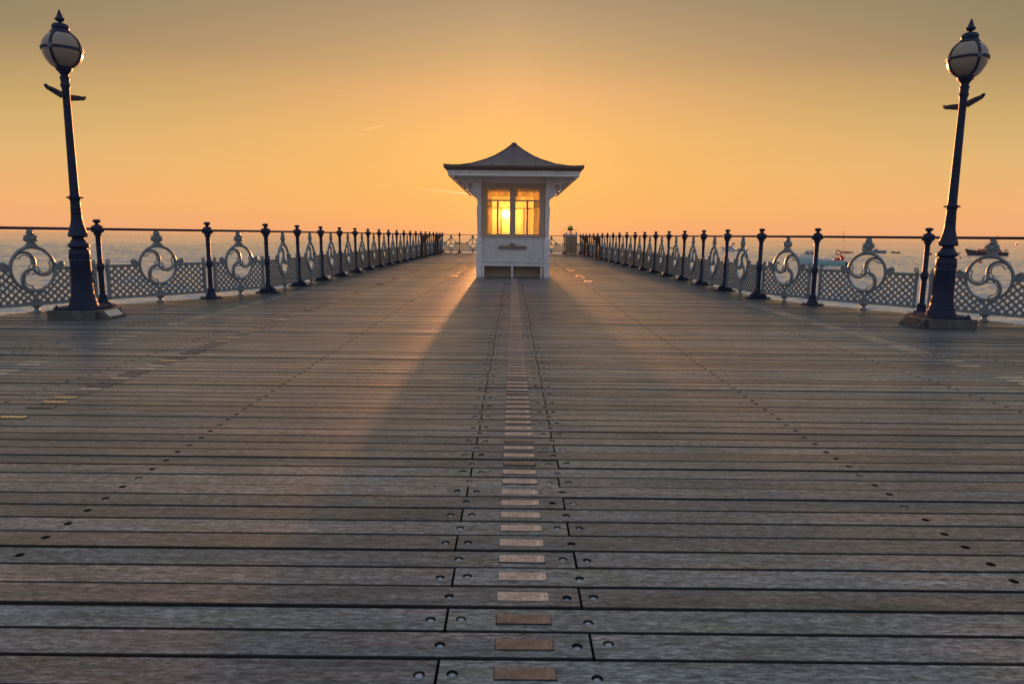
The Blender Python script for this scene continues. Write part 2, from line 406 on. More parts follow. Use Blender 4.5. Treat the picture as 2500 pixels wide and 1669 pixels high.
def plank(xa0, xa1, xb0, xb1, y0, y1, holes):
    """one board: xa at the near edge y0, xb at the far edge y1"""
    dz = random.gauss(0, .0010); tl_ = random.gauss(0, .0065); yc = (y0 + y1) / 2; ln = random.gauss(0, .0004)
    zf = lambda x, y: dz + tl_ * (y - yc) + ln * x
    c = .0035; ya, yb = y0 + c, y1 - c
    def xs(y, lo): return (xa0 + (xb0 - xa0) * (y - y0) / (y1 - y0)) if lo else (xa1 + (xb1 - xa1) * (y - y0) / (y1 - y0))
    segs = []; cur = None
    hs = sorted(h for h in holes if max(xa0, xb0) + .026 < h[0] < min(xa1, xb1) - .026)
    o = len(deck.v)
    xcuts = []
    for hx, hy in hs: xcuts += [hx - .022, hx + .022]
    # top strips between hole cells
    edges = [None] + xcuts + [None]
    for i in range(0, len(edges), 2):
        a, b_ = edges[i], edges[i + 1]
        p = [((a if a is not None else xs(ya, 1)), ya), ((b_ if b_ is not None else xs(ya, 0)), ya),
             ((b_ if b_ is not None else xs(yb, 0)), yb), ((a if a is not None else xs(yb, 1)), yb)]
        deck.add([(q[0], q[1], zf(*q)) for q in p], [(0, 1, 2, 3)])
    for hx, hy in hs:
        hole_cell(hx - .022, hx + .022, ya, yb, hx, hy, .0155, zf)
    # chamfers and sides
    xn0, xn1, xf0, xf1 = xs(y0, 1), xs(y0, 0), xs(y1, 1), xs(y1, 0)
    cutn = [xs(ya, 1)] + xcuts + [xs(ya, 0)]; cutf = [xs(yb, 1)] + xcuts + [xs(yb, 0)]
    vn = [(x, ya, zf(x, ya)) for x in cutn] + [(x, y0, zf(x, y0) - c) for x in [xn0] + xcuts + [xn1]]
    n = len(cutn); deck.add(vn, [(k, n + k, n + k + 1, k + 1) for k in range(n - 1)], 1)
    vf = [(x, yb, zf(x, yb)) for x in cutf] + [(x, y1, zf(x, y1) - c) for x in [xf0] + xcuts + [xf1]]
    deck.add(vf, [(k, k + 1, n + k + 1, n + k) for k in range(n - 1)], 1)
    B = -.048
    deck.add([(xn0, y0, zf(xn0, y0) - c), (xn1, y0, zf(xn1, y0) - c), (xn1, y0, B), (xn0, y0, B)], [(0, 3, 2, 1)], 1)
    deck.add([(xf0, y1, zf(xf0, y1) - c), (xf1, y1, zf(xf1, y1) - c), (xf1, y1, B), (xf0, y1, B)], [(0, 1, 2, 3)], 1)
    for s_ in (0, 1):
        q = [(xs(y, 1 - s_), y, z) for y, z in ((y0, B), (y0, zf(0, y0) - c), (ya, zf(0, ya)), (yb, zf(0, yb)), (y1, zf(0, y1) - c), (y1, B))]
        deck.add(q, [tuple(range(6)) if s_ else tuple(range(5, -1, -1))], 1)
    deck.add([(xn0, y0, B), (xn1, y0, B), (xf1, y1, B), (xf0, y1, B)], [(0, 1, 2, 3)])
    return zf
i = 0
for i in range(0, int((45.05 - Y0) / PITCH)):
    y0 = Y0 + i * PITCH + GAP / 2 + random.gauss(0, .0005); y1 = Y0 + (i + 1) * PITCH - GAP / 2 + random.gauss(0, .0005)
    yc = (y0 + y1) / 2; odd = i % 2
    if y1 > 45.0: break
    jl, jr = -.185 + random.gauss(0, .004), .225 + random.gauss(0, .004)
    cuts = []
    if yc < 11.3:
        cuts = [jl] if odd else [jr]
    elif 11.3 <= yc < 20: cuts = [jl, jr] if random.random() < .5 else ([jl] if odd else [jr])
    if yc > 11.2: cuts += [-1.66, 1.66] if yc > 13 else ([1.66] if odd else [-1.66])
    hx = []
    def ph(x): hx.append((x + random.uniform(-.005, .005), yc + random.gauss(0, .006)))
    if yc < 12:
        if jl in cuts: ph(jl - .042); ph(jl + .042)
        else: ph(jl)
        if jr in cuts: ph(jr - .044); ph(jr + .044)
        else: ph(jr)
    if yc < 13:
        for x in (-1.69, 1.65, -3.29, 3.32): ph(x)
        for x in (-4.60, -4.52, 4.47, 4.55):
            if random.random() < .8: ph(x)
    if yc > 18.5 and yc < 24.8: pass
    cuts.sort(); ex = [None] + cuts + [None]
    for a, b_ in zip(ex, ex[1:]):
        g = .0040
        plank(a + g if a is not None else xl(y0), b_ - g if b_ is not None else xr(y0),
              a + g if a is not None else xl(y1), b_ - g if b_ is not None else xr(y1), y0, y1, hx if -1 < yc < 12.9 else [])
    if .9 < yc < 12.9:
        for h in hx:
            if random.random() < (.97 if abs(h[0]) < 1 else .35) and xl(yc) + .1 < h[0] < xr(yc) - .1: bolts.append(h)
    # plaques
    if 1.2 < yc < 18.2: plaques.append((.042, yc, .078, .024, 'c'))
    if 3.0 < yc < 22 and random.random() < .9: plaques.append((-2.975 + random.gauss(0, .004), yc, .078, .024, 'g'))
    if 4.8 < yc < 15 and random.random() < .6: plaques.append((-4.02 - .07 * min(1, max(0, (yc - 5.4) / 2)), yc, .10, .028, 'w'))
    if 5.2 < yc < 12 and random.random() < .6: plaques.append((4.09 - .01 * yc + .03, yc, .11, .028, 'w'))
    if 17.5 < yc < 28 and random.random() < .4: plaques.append((-1.60, yc, .11, .022, 'b'))
    if 17 < yc < 27 and random.random() < .4: plaques.append((1.88, yc, .11, .022, 'b'))
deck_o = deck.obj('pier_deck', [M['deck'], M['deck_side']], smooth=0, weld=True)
tag(deck_o, kind='structure')

# plaques let into the boards
LETTER = 4
def plaque_geo(mb, x, y, hw, hd, k, rnd_):
    if k in 'cg': mb.box(x - hw - .002, x + hw + .002, y - hd - .002, y + hd + .002, -.003, .0014, 1)
    mb.box(x - hw, x + hw, y - hd, y + hd, -.002, .0029, 0)
    for sx_ in (-1, 1): mb.lathe([(.0029, .0034), (.0037, .0030), (.0040, .0008)], 8, (x + sx_ * (hw - .009), y, 0), 4)
    if k == 'c' and y < 6.5:          # lines of raised lettering too small to read
        for row in (-1, 0, 1):
            xx = x - hw * .68
            while xx < x + hw * .66:
                wd = rnd_.uniform(.0012, .0030)
                if rnd_.random() < .8: mb.box(xx, xx + wd, y + row * .0125 - .0032, y + row * .0125 + .0032, .0028, .0032, LETTER)
                xx += wd + .0013
rr = random.Random(3)
plaques.sort(key=lambda p: -(p[2] * p[3]) / (p[1] ** 3) * (4 if p[4] == 'c' else 1))
near = plaques[:100]; rest = plaques[100:]
def pmats(k): 
    r_ = rr.random()
    return {'c': M['brass'], 'g': (M['brass_bright'] if r_ < .3 else (M['brass'] if r_ < .45 else M['deck_side2'])), 'w': M['pale_plate'], 'b': M['brass_bright']}[k]
for p in near:
    mb = MB(); plaque_geo(mb, 0, 0, p[2], p[3], p[4], rr)
    if p[4] == 'c' and p[1] < 6.5:
        mb = MB(); mb2 = MB(); q = MB(); plaque_geo(q, 0, p[1], p[2], p[3], p[4], rr); q.xform(Matrix.Translation((0, -p[1], 0))); mb = q
    o = mb.obj('memorial_plaque', [M['brass_old_dim'] if p[4] == 'c' and (p[1] < 1.9 or rr.random() < .06) else pmats(p[4]), M['dark'], M['dark'], M['dark'], M['brass_letter']], deck_o, smooth=0)  # nearest plaques use the darker brass to paint in their dimmer sky reflection
    o.location = (p[0], p[1], 0); o.rotation_euler = (rr.gauss(0, .006), rr.gauss(0, .003), rr.gauss(0, .006))
mb = MB(); 
slots = {'brass': 0, 'dark': 1, 'bright': 2, 'pale': 3}
for p in rest:
    s0 = len(mb.f); plaque_geo(mb, p[0], p[1], p[2], p[3], p[4], rr)
    mi = {'c': 0, 'g': rr.choice([2, 2, 0, 5, 5, 5, 5]), 'w': 3, 'b': 2}[p[4]]
    for q in range(s0, len(mb.f)):
        if mb.m[q] == 0: mb.m[q] = mi
o = mb.obj('small_plaques', [M['brass'], M['dark'], M['brass_bright'], M['pale_plate'], M['brass_letter'], M['deck_side2']], deck_o, smooth=0); o['kind'] = 'stuff'
# bolts in their holes
bm_ = MB().lathe([(-.012, .0115), (-.0050, .0115), (-.0025, .009), (-.0012, .004), (-.0010, .0005)], 12)
bme = bm_.mesh('bolt', [M['bolt']])
bolts.sort(key=lambda p: p[1] + abs(p[0]) * .3)
for p in bolts[:100]:
    o = link('bolt', bme, deck_o); o.location = (p[0], p[1], rr.uniform(-.003, .0005)); o.rotation_euler = (0, 0, rr.random() * 6)
mb = MB()
for p in bolts[100:]:
    mb.lathe([(-.012, .0115), (-.0050, .0115), (-.0025, .009), (-.0012, .004), (-.0010, .0005)], 6, (p[0], p[1], rr.uniform(-.003, 0)))
o = mb.obj('far_bolts', [M['bolt']], deck_o); o['kind'] = 'stuff'

# beams and piles below
mb = MB()
for x in (-4.3, -3.3, -1.68, -.185, .225, 1.66, 3.3, 4.2): mb.box(x - .09, x + .09, -8, 44.9, -.33, -.052)
for y in (-6, -1.5, 3, 7.2): mb.box(xl(y) + .15, xr(y) - .15, y - .15, y + .15, -.66, -.335)
for y in range(12, 45, 4):
    mb.box(-4.6, 4.45, y - .15, y + .15, -.66, -.335)
    for x in (-4.2, -1.5, 1.5, 4.1): mb.lathe([(-8, .17), (-.66, .15)], 10, (x, y, 0))
for y in (3, 7.2):
    for x in (-6.5, -3, 0, 3, 6.5): mb.lathe([(-8, .17), (-.66, .15)], 10, (x, y, 0))
tag(mb.obj('pier_underframe', M['old_timber']), kind='structure')
# fascia boards closing the plank ends
mb = MB()
for side_, PTS in ((-1, LP), (1, RP)):
    pts = [Vector((p[0] + side_ * .125, p[1], 0)) for p in PTS]
    pts = [pts[0]] + [pts[k] for k in (1, 2, 3)] + [Vector((PTS[4][0] + side_ * .13, PTS[4][1], 0)), Vector((PTS[-1][0] + side_ * .14, 45.1, 0))]
    for a, b_ in zip(pts, pts[1:]):
        d = (b_ - a).normalized(); n = Vector((d.y, -d.x, 0)) * side_
        q = [a, b_, b_ + n * .05, a + n * .05]
        mb.add([(v.x, v.y, -.20) for v in q] + [(v.x, v.y, -.012) for v in q], [(0, 1, 2, 3), (4, 5, 6, 7), (0, 1, 5, 4), (1, 2, 6, 5), (2, 3, 7, 6), (3, 0, 4, 7)])
mb.box(-4.6, 4.4, 45.04, 45.09, -.2, -.012)
tag(mb.obj('deck_edge', M['old_timber']), kind='structure')

# ------------------------------------------------------------------ sea
import numpy as np
def build_sea():
    A0, A1, NA = R(28), R(152), 1240                   # fine sector: angles from +X, centred on the view
    rs = [4.0]
    while rs[-1] < 620: rs.append(rs[-1] + max(.24, rs[-1] * .0032))
    rs = np.array(rs); NR = len(rs)
    an = np.linspace(A0, A1, NA)
    Rr, An = np.meshgrid(rs, an, indexing='ij'); X = Rr * np.cos(An); Y = Rr * np.sin(An)
    Z = np.zeros_like(X); rg_ = np.random.RandomState(5)
    step = np.maximum(.24, Rr * .0032)
    for k in range(46):
        lam = .8 * (7 / .8) ** (rg_.rand() ** 1.2); th = rg_.normal(-PI / 2 + .25, .75); kk = 2 * PI / lam
        amp = .0068 * lam ** 1.1 * rg_.uniform(.6, 1.3)
        fade = np.clip((lam / step - 2.2) / 2.5, 0, 1)
        ph = kk * (X * math.cos(th) + Y * math.sin(th)) + rg_.rand() * 2 * PI
        Z += amp * fade * (np.sin(ph) + .25 * np.sin(2 * ph + 1.2))
    env = .75 + .35 * np.sin(X * .031 + Y * .012) * np.sin(Y * .017 + 1)
    edge_ = np.clip((An - A0) / .05, 0, 1) * np.clip((A1 - An) / .05, 0, 1) * np.clip((Rr - 4) / 2, 0, 1) * np.clip((620 - Rr) / 120, 0, 1)
    Z = SEA_Z + Z * env * edge_
    V = np.stack([X, Y, Z], -1).reshape(-1, 3)
    i0 = (np.arange(NR - 1)[:, None] * NA + np.arange(NA - 1)[None, :]).reshape(-1)
    F = np.stack([i0, i0 + NA, i0 + NA + 1, i0 + 1], -1)
    vs = [V]; fs = [F]; o = len(V)
    def patch(r0, r1, a0, a1, nr, na):
        nonlocal o
        r = np.geomspace(r0, r1, nr); a = np.linspace(a0, a1, na); r, a = np.meshgrid(r, a, indexing='ij')
        v = np.stack([r * np.cos(a), r * np.sin(a), np.full_like(r, SEA_Z)], -1).reshape(-1, 3)
        i = (np.arange(nr - 1)[:, None] * na + np.arange(na - 1)[None, :]).reshape(-1)
        vs.append(v); fs.append(np.stack([i, i + na, i + na + 1, i + 1], -1) + o); o += len(v)
    patch(float(rs[0]), float(rs[-1]), A1, A0 + 2 * PI, 30, 60)
    patch(float(rs[-1]), 60000, 0, 2 * PI, 24, 121)
    patch(.01, 4.0, 0, 2 * PI, 3, 61)
    V = np.concatenate(vs); F = np.concatenate(fs)
    me = bpy.data.meshes.new('sea'); me.vertices.add(len(V)); me.vertices.foreach_set('co', V.astype('f').ravel())
    me.loops.add(F.size); me.loops.foreach_set('vertex_index', F.astype('i').ravel())
    me.polygons.add(len(F)); me.polygons.foreach_set('loop_start', (np.arange(len(F)) * 4).astype('i'))
    me.polygons.foreach_set('use_smooth', np.ones(len(F), bool))
    me.update(calc_edges=True); me.materials.append(M['sea']); return me
tag(link('sea', build_sea()), kind='structure')

# ------------------------------------------------------------------ railings
RZ, CZ, RR = 1.137, .588, .299
def lattice_mesh(L, mir):
    """pierced quatrefoil lattice clipped to the frame and to the roundel"""
    mb = MB(); px, pz = .0515, .0495; hw = L / 2 - .115; z0, z1 = .118, .588; th = .006
    zc = (z0 + z1) / 2
    nx = int(hw / px) + 2; nz = int((z1 - z0) / pz) + 2
    for ia in range(-nx, nx + 1):
        for ib in range(-nz, nz + 1):
            if (ia + ib) % 2: continue
            cx, cz = ia * px, zc + ib * pz
            if abs(cx) > hw + px * .5 or cz < z0 - pz * .5 or cz > z1 + pz * .5: continue
            if math.hypot(cx, cz - CZ) < RR - .02: continue
            out = []; inn = []; K = 16
            for k in range(K):
                a = 2 * PI * k / K
                s_ = 1 / (abs(math.cos(a)) / px + abs(math.sin(a)) / pz)
                out.append((cx + math.cos(a) * s_, cz + math.sin(a) * s_))
                r_ = .0185 + .0125 * abs(math.cos(2 * a)) ** .7 * (1) if True else 0
                inn.append((cx + math.cos(a) * r_, cz + math.sin(a) * r_))
            def cl(p):
                x, z = max(-hw, min(hw, p[0])), max(z0, min(z1, p[1]))
                d = math.hypot(x, z - CZ)
                if d < RR: x, z = x / d * RR, CZ + (z - CZ) / d * RR
                return (x, z)
            out = [cl(p) for p in out]; inn = [cl(p) for p in inn]
            vs = [(p[0], -th, p[1]) for p in out + inn] + [(p[0], th, p[1]) for p in out + inn]
            fs = []
            for k in range(K):
                j = (k + 1) % K
                fs += [(k, j, K + j, K + k), (2 * K + k, 3 * K + k, 3 * K + j, 2 * K + j), (K + k, K + j, 3 * K + j, 3 * K + k)]
            mb.add(vs, fs)
    return mb.mesh('lattice', [M['lattice']], smooth=0, weld=False, fix=False)
def mirx(mb, mir):
    if mir: mb.v = [(-v[0], v[1], v[2]) for v in mb.v]
    return mb
def frame_mesh(L, mir):
    mb = MB(); h = L / 2
    ux = h - .10
    for s_ in (-1, 1):
        mb.box(s_ * ux - .022, s_ * ux + .022, -.015, .015, .09, .625)
        mb.box(s_ * (ux - .006) - .011, s_ * (ux - .006) + .011, -.020, .020, .10, .60)
        # scroll on top leaning inwards
        pts = [(s_ * (ux + .010), 0, .60), (s_ * (ux + .010), 0, .65)] + [(s_ * (ux - .013) + s_ * .023 * math.cos(a), 0, .657 + .025 * math.sin(a)) for a in [k * PI / 6 for k in range(1, 9)]] + [(s_ * (ux - .018), 0, .648)]
        mb.tube(pts, [.013] * (len(pts) - 2) + [.015, .016], 8)
        for z in (.592, .125): mb.box(min(s_ * ux, s_ * (h - .03)), max(s_ * ux, s_ * (h - .03)), -.011, .011, z - .012, z + .012)
        mb.box(s_ * (ux + .022) - .008, s_ * (ux + .022) + .014, -.01, .01, .50, .58)
        # top rail each side of the roundel
        a, b_ = s_ * (RR - .01), s_ * (ux)
        mb.box(min(a, b_), max(a, b_), -.018, .018, .588, .612); mb.box(min(a, b_), max(a, b_), -.011, .011, .575, .5885)
    mb.box(-ux, ux, -.018, .018, .094, .116); mb.box(-ux, ux, -.012, .012, .114, .130)
    return mb.mesh('panel', [M['grey']])
def roundel_mesh(mir):
    mb = MB(); n = 48
    ring = lambda r: [(r * math.cos(2 * PI * k / n), 0, CZ + r * math.sin(2 * PI * k / n)) for k in range(n)]
    mb.tube(ring(.300), .0155, 8, closed=True, flat=1.5); mb.tube(ring(.281), .008, 6, closed=True, flat=2.3)
    for k in range(3):
        ea = R(142 + 120 * k); cr = .1465
        c = (cr * math.cos(ea), cr * math.sin(ea))
        arc = []; rad = []
        for q in range(25):
            a = ea - PI + PI * q / 24
            arc.append((c[0] + cr * math.cos(a), 0, CZ + c[1] + cr * math.sin(a))); rad.append(.0165 - .004 * q / 24)
        mb.tube(arc, rad, 8, flat=1.15)
        arc = [(c[0] + (cr - .020) * math.cos(ea - PI + PI * q / 24), 0, CZ + c[1] + (cr - .020) * math.sin(ea - PI + PI * q / 24)) for q in range(25)]
        mb.tube(arc, .0075, 6, flat=1.9)
        # cusped inner line
        cus = []; rc = []; r0 = cr - .018
        def foil(u_a, u_b, da, db, dip, m_=14):
            for q in range(m_ + 1):
                u = q / m_; a = ea - PI + PI * (u_a + (u_b - u_a) * u)
                r2 = r0 - (da * (1 - u) ** 2.2 + db * u ** 2.2) - dip * math.sin(PI * u) * 0
                cus.append((c[0] + r2 * math.cos(a), 0, CZ + c[1] + r2 * math.sin(a))); rc.append(.0082)
        foil(-.20, -.02, -.020, .050, 0, 7); foil(-.02, .97, .050, .050, 0, 22); foil(.97, 1.15, .050, -.022, 0, 7)
        mb.tube(cus, rc, 6, flat=1.8)
    # centre boss
    mb.ball((0, 0, CZ), .022, 10, sc=(1, .8, 1))
    # side scrolls
    for s_ in (-1, 1):
        pts = [(s_ * .300, 0, .625)] + [(s_ * (.385 + .030 * math.cos(a)), 0, .648 + .030 * math.sin(a)) for a in [PI * .75 - k * PI / 6 for k in range(0, 11)]] + [(s_ * .385, 0, .648)]
        mb.tube(pts, [.018] + [.016] * (len(pts) - 3) + [.014, .016], 8)
        mb.ball((s_ * .325, 0, .635), .030, 10, sc=(1, .55, .9)); mb.ball((s_ * .335, 0, .600), .026, 10, sc=(1.1, .5, .8)); mb.ball((s_ * .392, 0, .650), .022, 10, sc=(1, .8, 1))
        # scrolls under the ring
        pts = [(0, 0, .13), (s_ * .012, 0, .18), (s_ * .03, 0, .225), (s_ * .07, 0, .262), (s_ * .115, 0, .272), (s_ * .145, 0, .25), (s_ * .135, 0, .222), (s_ * .112, 0, .228)]
        mb.tube(pts, [.013, .013, .012, .011, .011, .012, .012, .013], 8)
        pts = [(0, 0, .20), (s_ * .02, 0, .165), (s_ * .06, 0, .14), (s_ * .11, 0, .138), (s_ * .15, 0, .155), (s_ * .155, 0, .185), (s_ * .13, 0, .19)]
        mb.tube(pts, [.013, .012, .011, .011, .011, .012, .013], 8)
        pts = [(0, 0, .20), (s_ * .02, 0, .25), (s_ * .05, 0, .292)]
        mb.tube(pts, .012, 8)
    # shoulders rising to the finial
    half = [(.155, .853), (.12, .872), (.085, .893), (.06, .915), (.047, .94)]
    outer = [(-x, z) for x, z in half] + [(x, z) for x, z in reversed(half)]
    inner = [(.30 * math.cos(a), CZ + .30 * math.sin(a)) for a in [R(58) + k * R(64) / 8 for k in range(9)]]
    mb.extr([outer + inner], -.017, .017)
    for s_ in (-1, 1):
        mb.tube([(s_ * .185, 0, .832)] + [(s_ * x, 0, z) for x, z in half], [.010] * 6, 6, flat=2.2)
        mb.ball((s_ * .035, -.012, .905), .014, 8); mb.ball((s_ * .035, .012, .905), .014, 8)
    mb.ball((0, -.014, .897), .012, 8); mb.ball((0, .014, .897), .012, 8)
    return mirx(mb, mir).mesh('roundel', [M['grey']], smooth=50)
def finial_mesh():
    mb = MB()
    half = [(.047, .935), (.042, .955), (.060, .958), (.082, .968), (.092, .985), (.090, 1.005), (.078, 1.022), (.084, 1.045), (.060, 1.043), (.044, 1.052), (.048, 1.072), (.044, 1.094), (.030, 1.112), (.014, 1.122)]
    mb.extr([[(-x, z) for x, z in half] + [(x, z) for x, z in reversed(half)]], -.014, .014)
    for y in (-.012, .012):
        mb.ball((0, y, 1.078), .036, 12, sc=(1, .6, 1)); mb.ball((0, y, 1.0), .040, 12, sc=(.9, .6, 1.1))
        for s_ in (-1, 1):
            mb.ball((s_ * .058, y, .99), .027, 10, sc=(1, .6, 1)); mb.ball((s_ * .052, y, 1.028), .020, 8, sc=(1.2, .6, .7)); mb.ball((s_ * .024, y, .958), .020, 8, sc=(.9, .6, 1.2))
    mb.lathe([(1.105, .022), (1.12, .026), (1.13, .028)], 10)
    return mb.mesh('finial', [M['grey']], smooth=50)
def foot_mesh():
    mb = MB()
    mb.lathe([(0, .066), (.012, .068), (.020, .050), (.034, .036), (.055, .032), (.072, .044), (.083, .066), (.095, .080), (.1, .082)], 16, sy=.62)
    return mb.mesh('foot', [M['grey']], smooth=40)
FIN, FOOT = finial_mesh(), foot_mesh()
RND = {False: roundel_mesh(False), True: roundel_mesh(True)}
cacheF, cacheL = {}, {}
def panel(parent, a, b_, mir):
    a, b_ = Vector(a), Vector(b_); L = round((b_ - a).length, 2)
    key = min(cacheF.keys(), key=lambda k: abs(k - L), default=None)
    if key is None or abs(key - L) > .03: key = L; cacheF[key] = frame_mesh(L, False); cacheL[key] = lattice_mesh(L, False)
    o = link('panel', cacheF[key], parent)
    c = (a + b_) / 2; d = b_ - a
    o.location = (c.x, c.y, 0); o.rotation_euler = (0, 0, math.atan2(d.y, d.x))
    link('lattice', cacheL[key], o); link('roundel', RND[mir], o); link('finial', FIN, o); link('foot', FOOT, o)
def post_mesh():
    mb = MB()
    mb.lathe([(.03, .062), (.10, .060), (.13, .056), (.15, .060), (.165, .052), (.18, .038), (.50, .037), (.53, .040), (.545, .049), (.56, .052), (.61, .052), (.625, .047), (.64, .039), (.66, .0355),
              (.895, .034), (.90, .040), (.915, .040), (.92, .035), (1.03, .036), (1.045, .042), (1.06, .056), (1.075, .050), (1.09, .066), (1.115, .077), (1.14, .080), (1.165, .076), (1.185, .062), (1.195, .045), (1.205, .028), (1.222, .026), (1.232, .040), (1.245, .056), (1.258, .058), (1.270, .050), (1.278, .030), (1.281, .003)], 20)
    for k in range(8):
        a = 2 * PI * k / 8
        mb.ball((.074 * math.cos(a), .074 * math.sin(a), 1.108 if k % 2 else 1.165), .017, 8)
    for k in range(4):
        a = PI / 4 + PI / 2 * k; mb.ball((.078 * math.cos(a), .078 * math.sin(a), 1.137), .018, 8)
    return mb.mesh('post', [M['navy']], smooth=35)
def base_mesh():
    mb = MB()   # long axis across the railing (local y)
    mb.extr([[(-.21, 0), (.21, 0), (.21, .012), (.195, .018), (-.195, .018), (-.21, .012)]], -.095, .095, axis='yz')
    mb.extr([[(-.155, .017), (.155, .017), (.145, .055), (.115, .092), (.055, .118), (-.055, .118), (-.115, .092), (-.145, .055)]], -.05, .05, axis='yz')
    for y in (-.18, .18):
        for x in (-.06, .06): mb.lathe([(.016, .014), (.030, .014), (.034, .008), (.035, .001)], 6, (x, y, 0))
    return mb.mesh('base_plate', [M['navy']], smooth=30)
def small_base_mesh():
    mb = MB()
    mb.lathe([(0, .185), (.014, .188), (.022, .175), (.026, .10), (.05, .085), (.085, .068), (.12, .063)], 8)
    for k in range(4):
        a = PI / 4 + PI / 2 * k; mb.lathe([(.016, .014), (.036, .014), (.040, .006)], 6, (.14 * math.cos(a), .14 * math.sin(a), 0))
    return mb.mesh('base_plate', [M['navy']], smooth=30)
POST, BASE, SBASE = post_mesh(), base_mesh(), small_base_mesh()
PINC = MB().lathe([(-.03, .022), (.03, .022)], 10).mesh('collar', [M['steel']])
def railing(name, label, PTS, mir, flare=4, skip_ends=(False, False)):
    root = empty(name, (0, 0, 0)); tag(root, label, 'railing')
    n = len(PTS)
    for k, p in enumerate(PTS):
        if (k == 0 and skip_ends[0]) or (k == n - 1 and skip_ends[1]): continue
        q = PTS[min(k + 1, n - 1)]; s_ = PTS[max(k - 1, 0)] if k == n - 1 else p
        a = math.atan2(q[1] - s_[1], q[0] - s_[0])
        o = link('post', POST, root); o.location = (p[0], p[1], 0); o.rotation_euler = (0, 0, a)
        link('base_plate', SBASE if k < flare else BASE, o)
    for a, b_ in zip(PTS, PTS[1:]):
        panel(root, a, b_, mir)
        va, vb = Vector((*a, RZ)), Vector((*b_, RZ))
        MB().tube([va, vb], .0195, 12).obj('handrail', [M['navy']], root)
    return root
railing('pier_railing', 'long navy and grey iron railing with roundels down the left side of the pier', LP, False)
railing('pier_railing', 'long navy and grey iron railing with roundels down the right side of the pier', RP, False)
railing('pier_railing', 'short iron railing closing the far end of the pier behind the white shelter', EP, False, flare=99, skip_ends=(True, True))

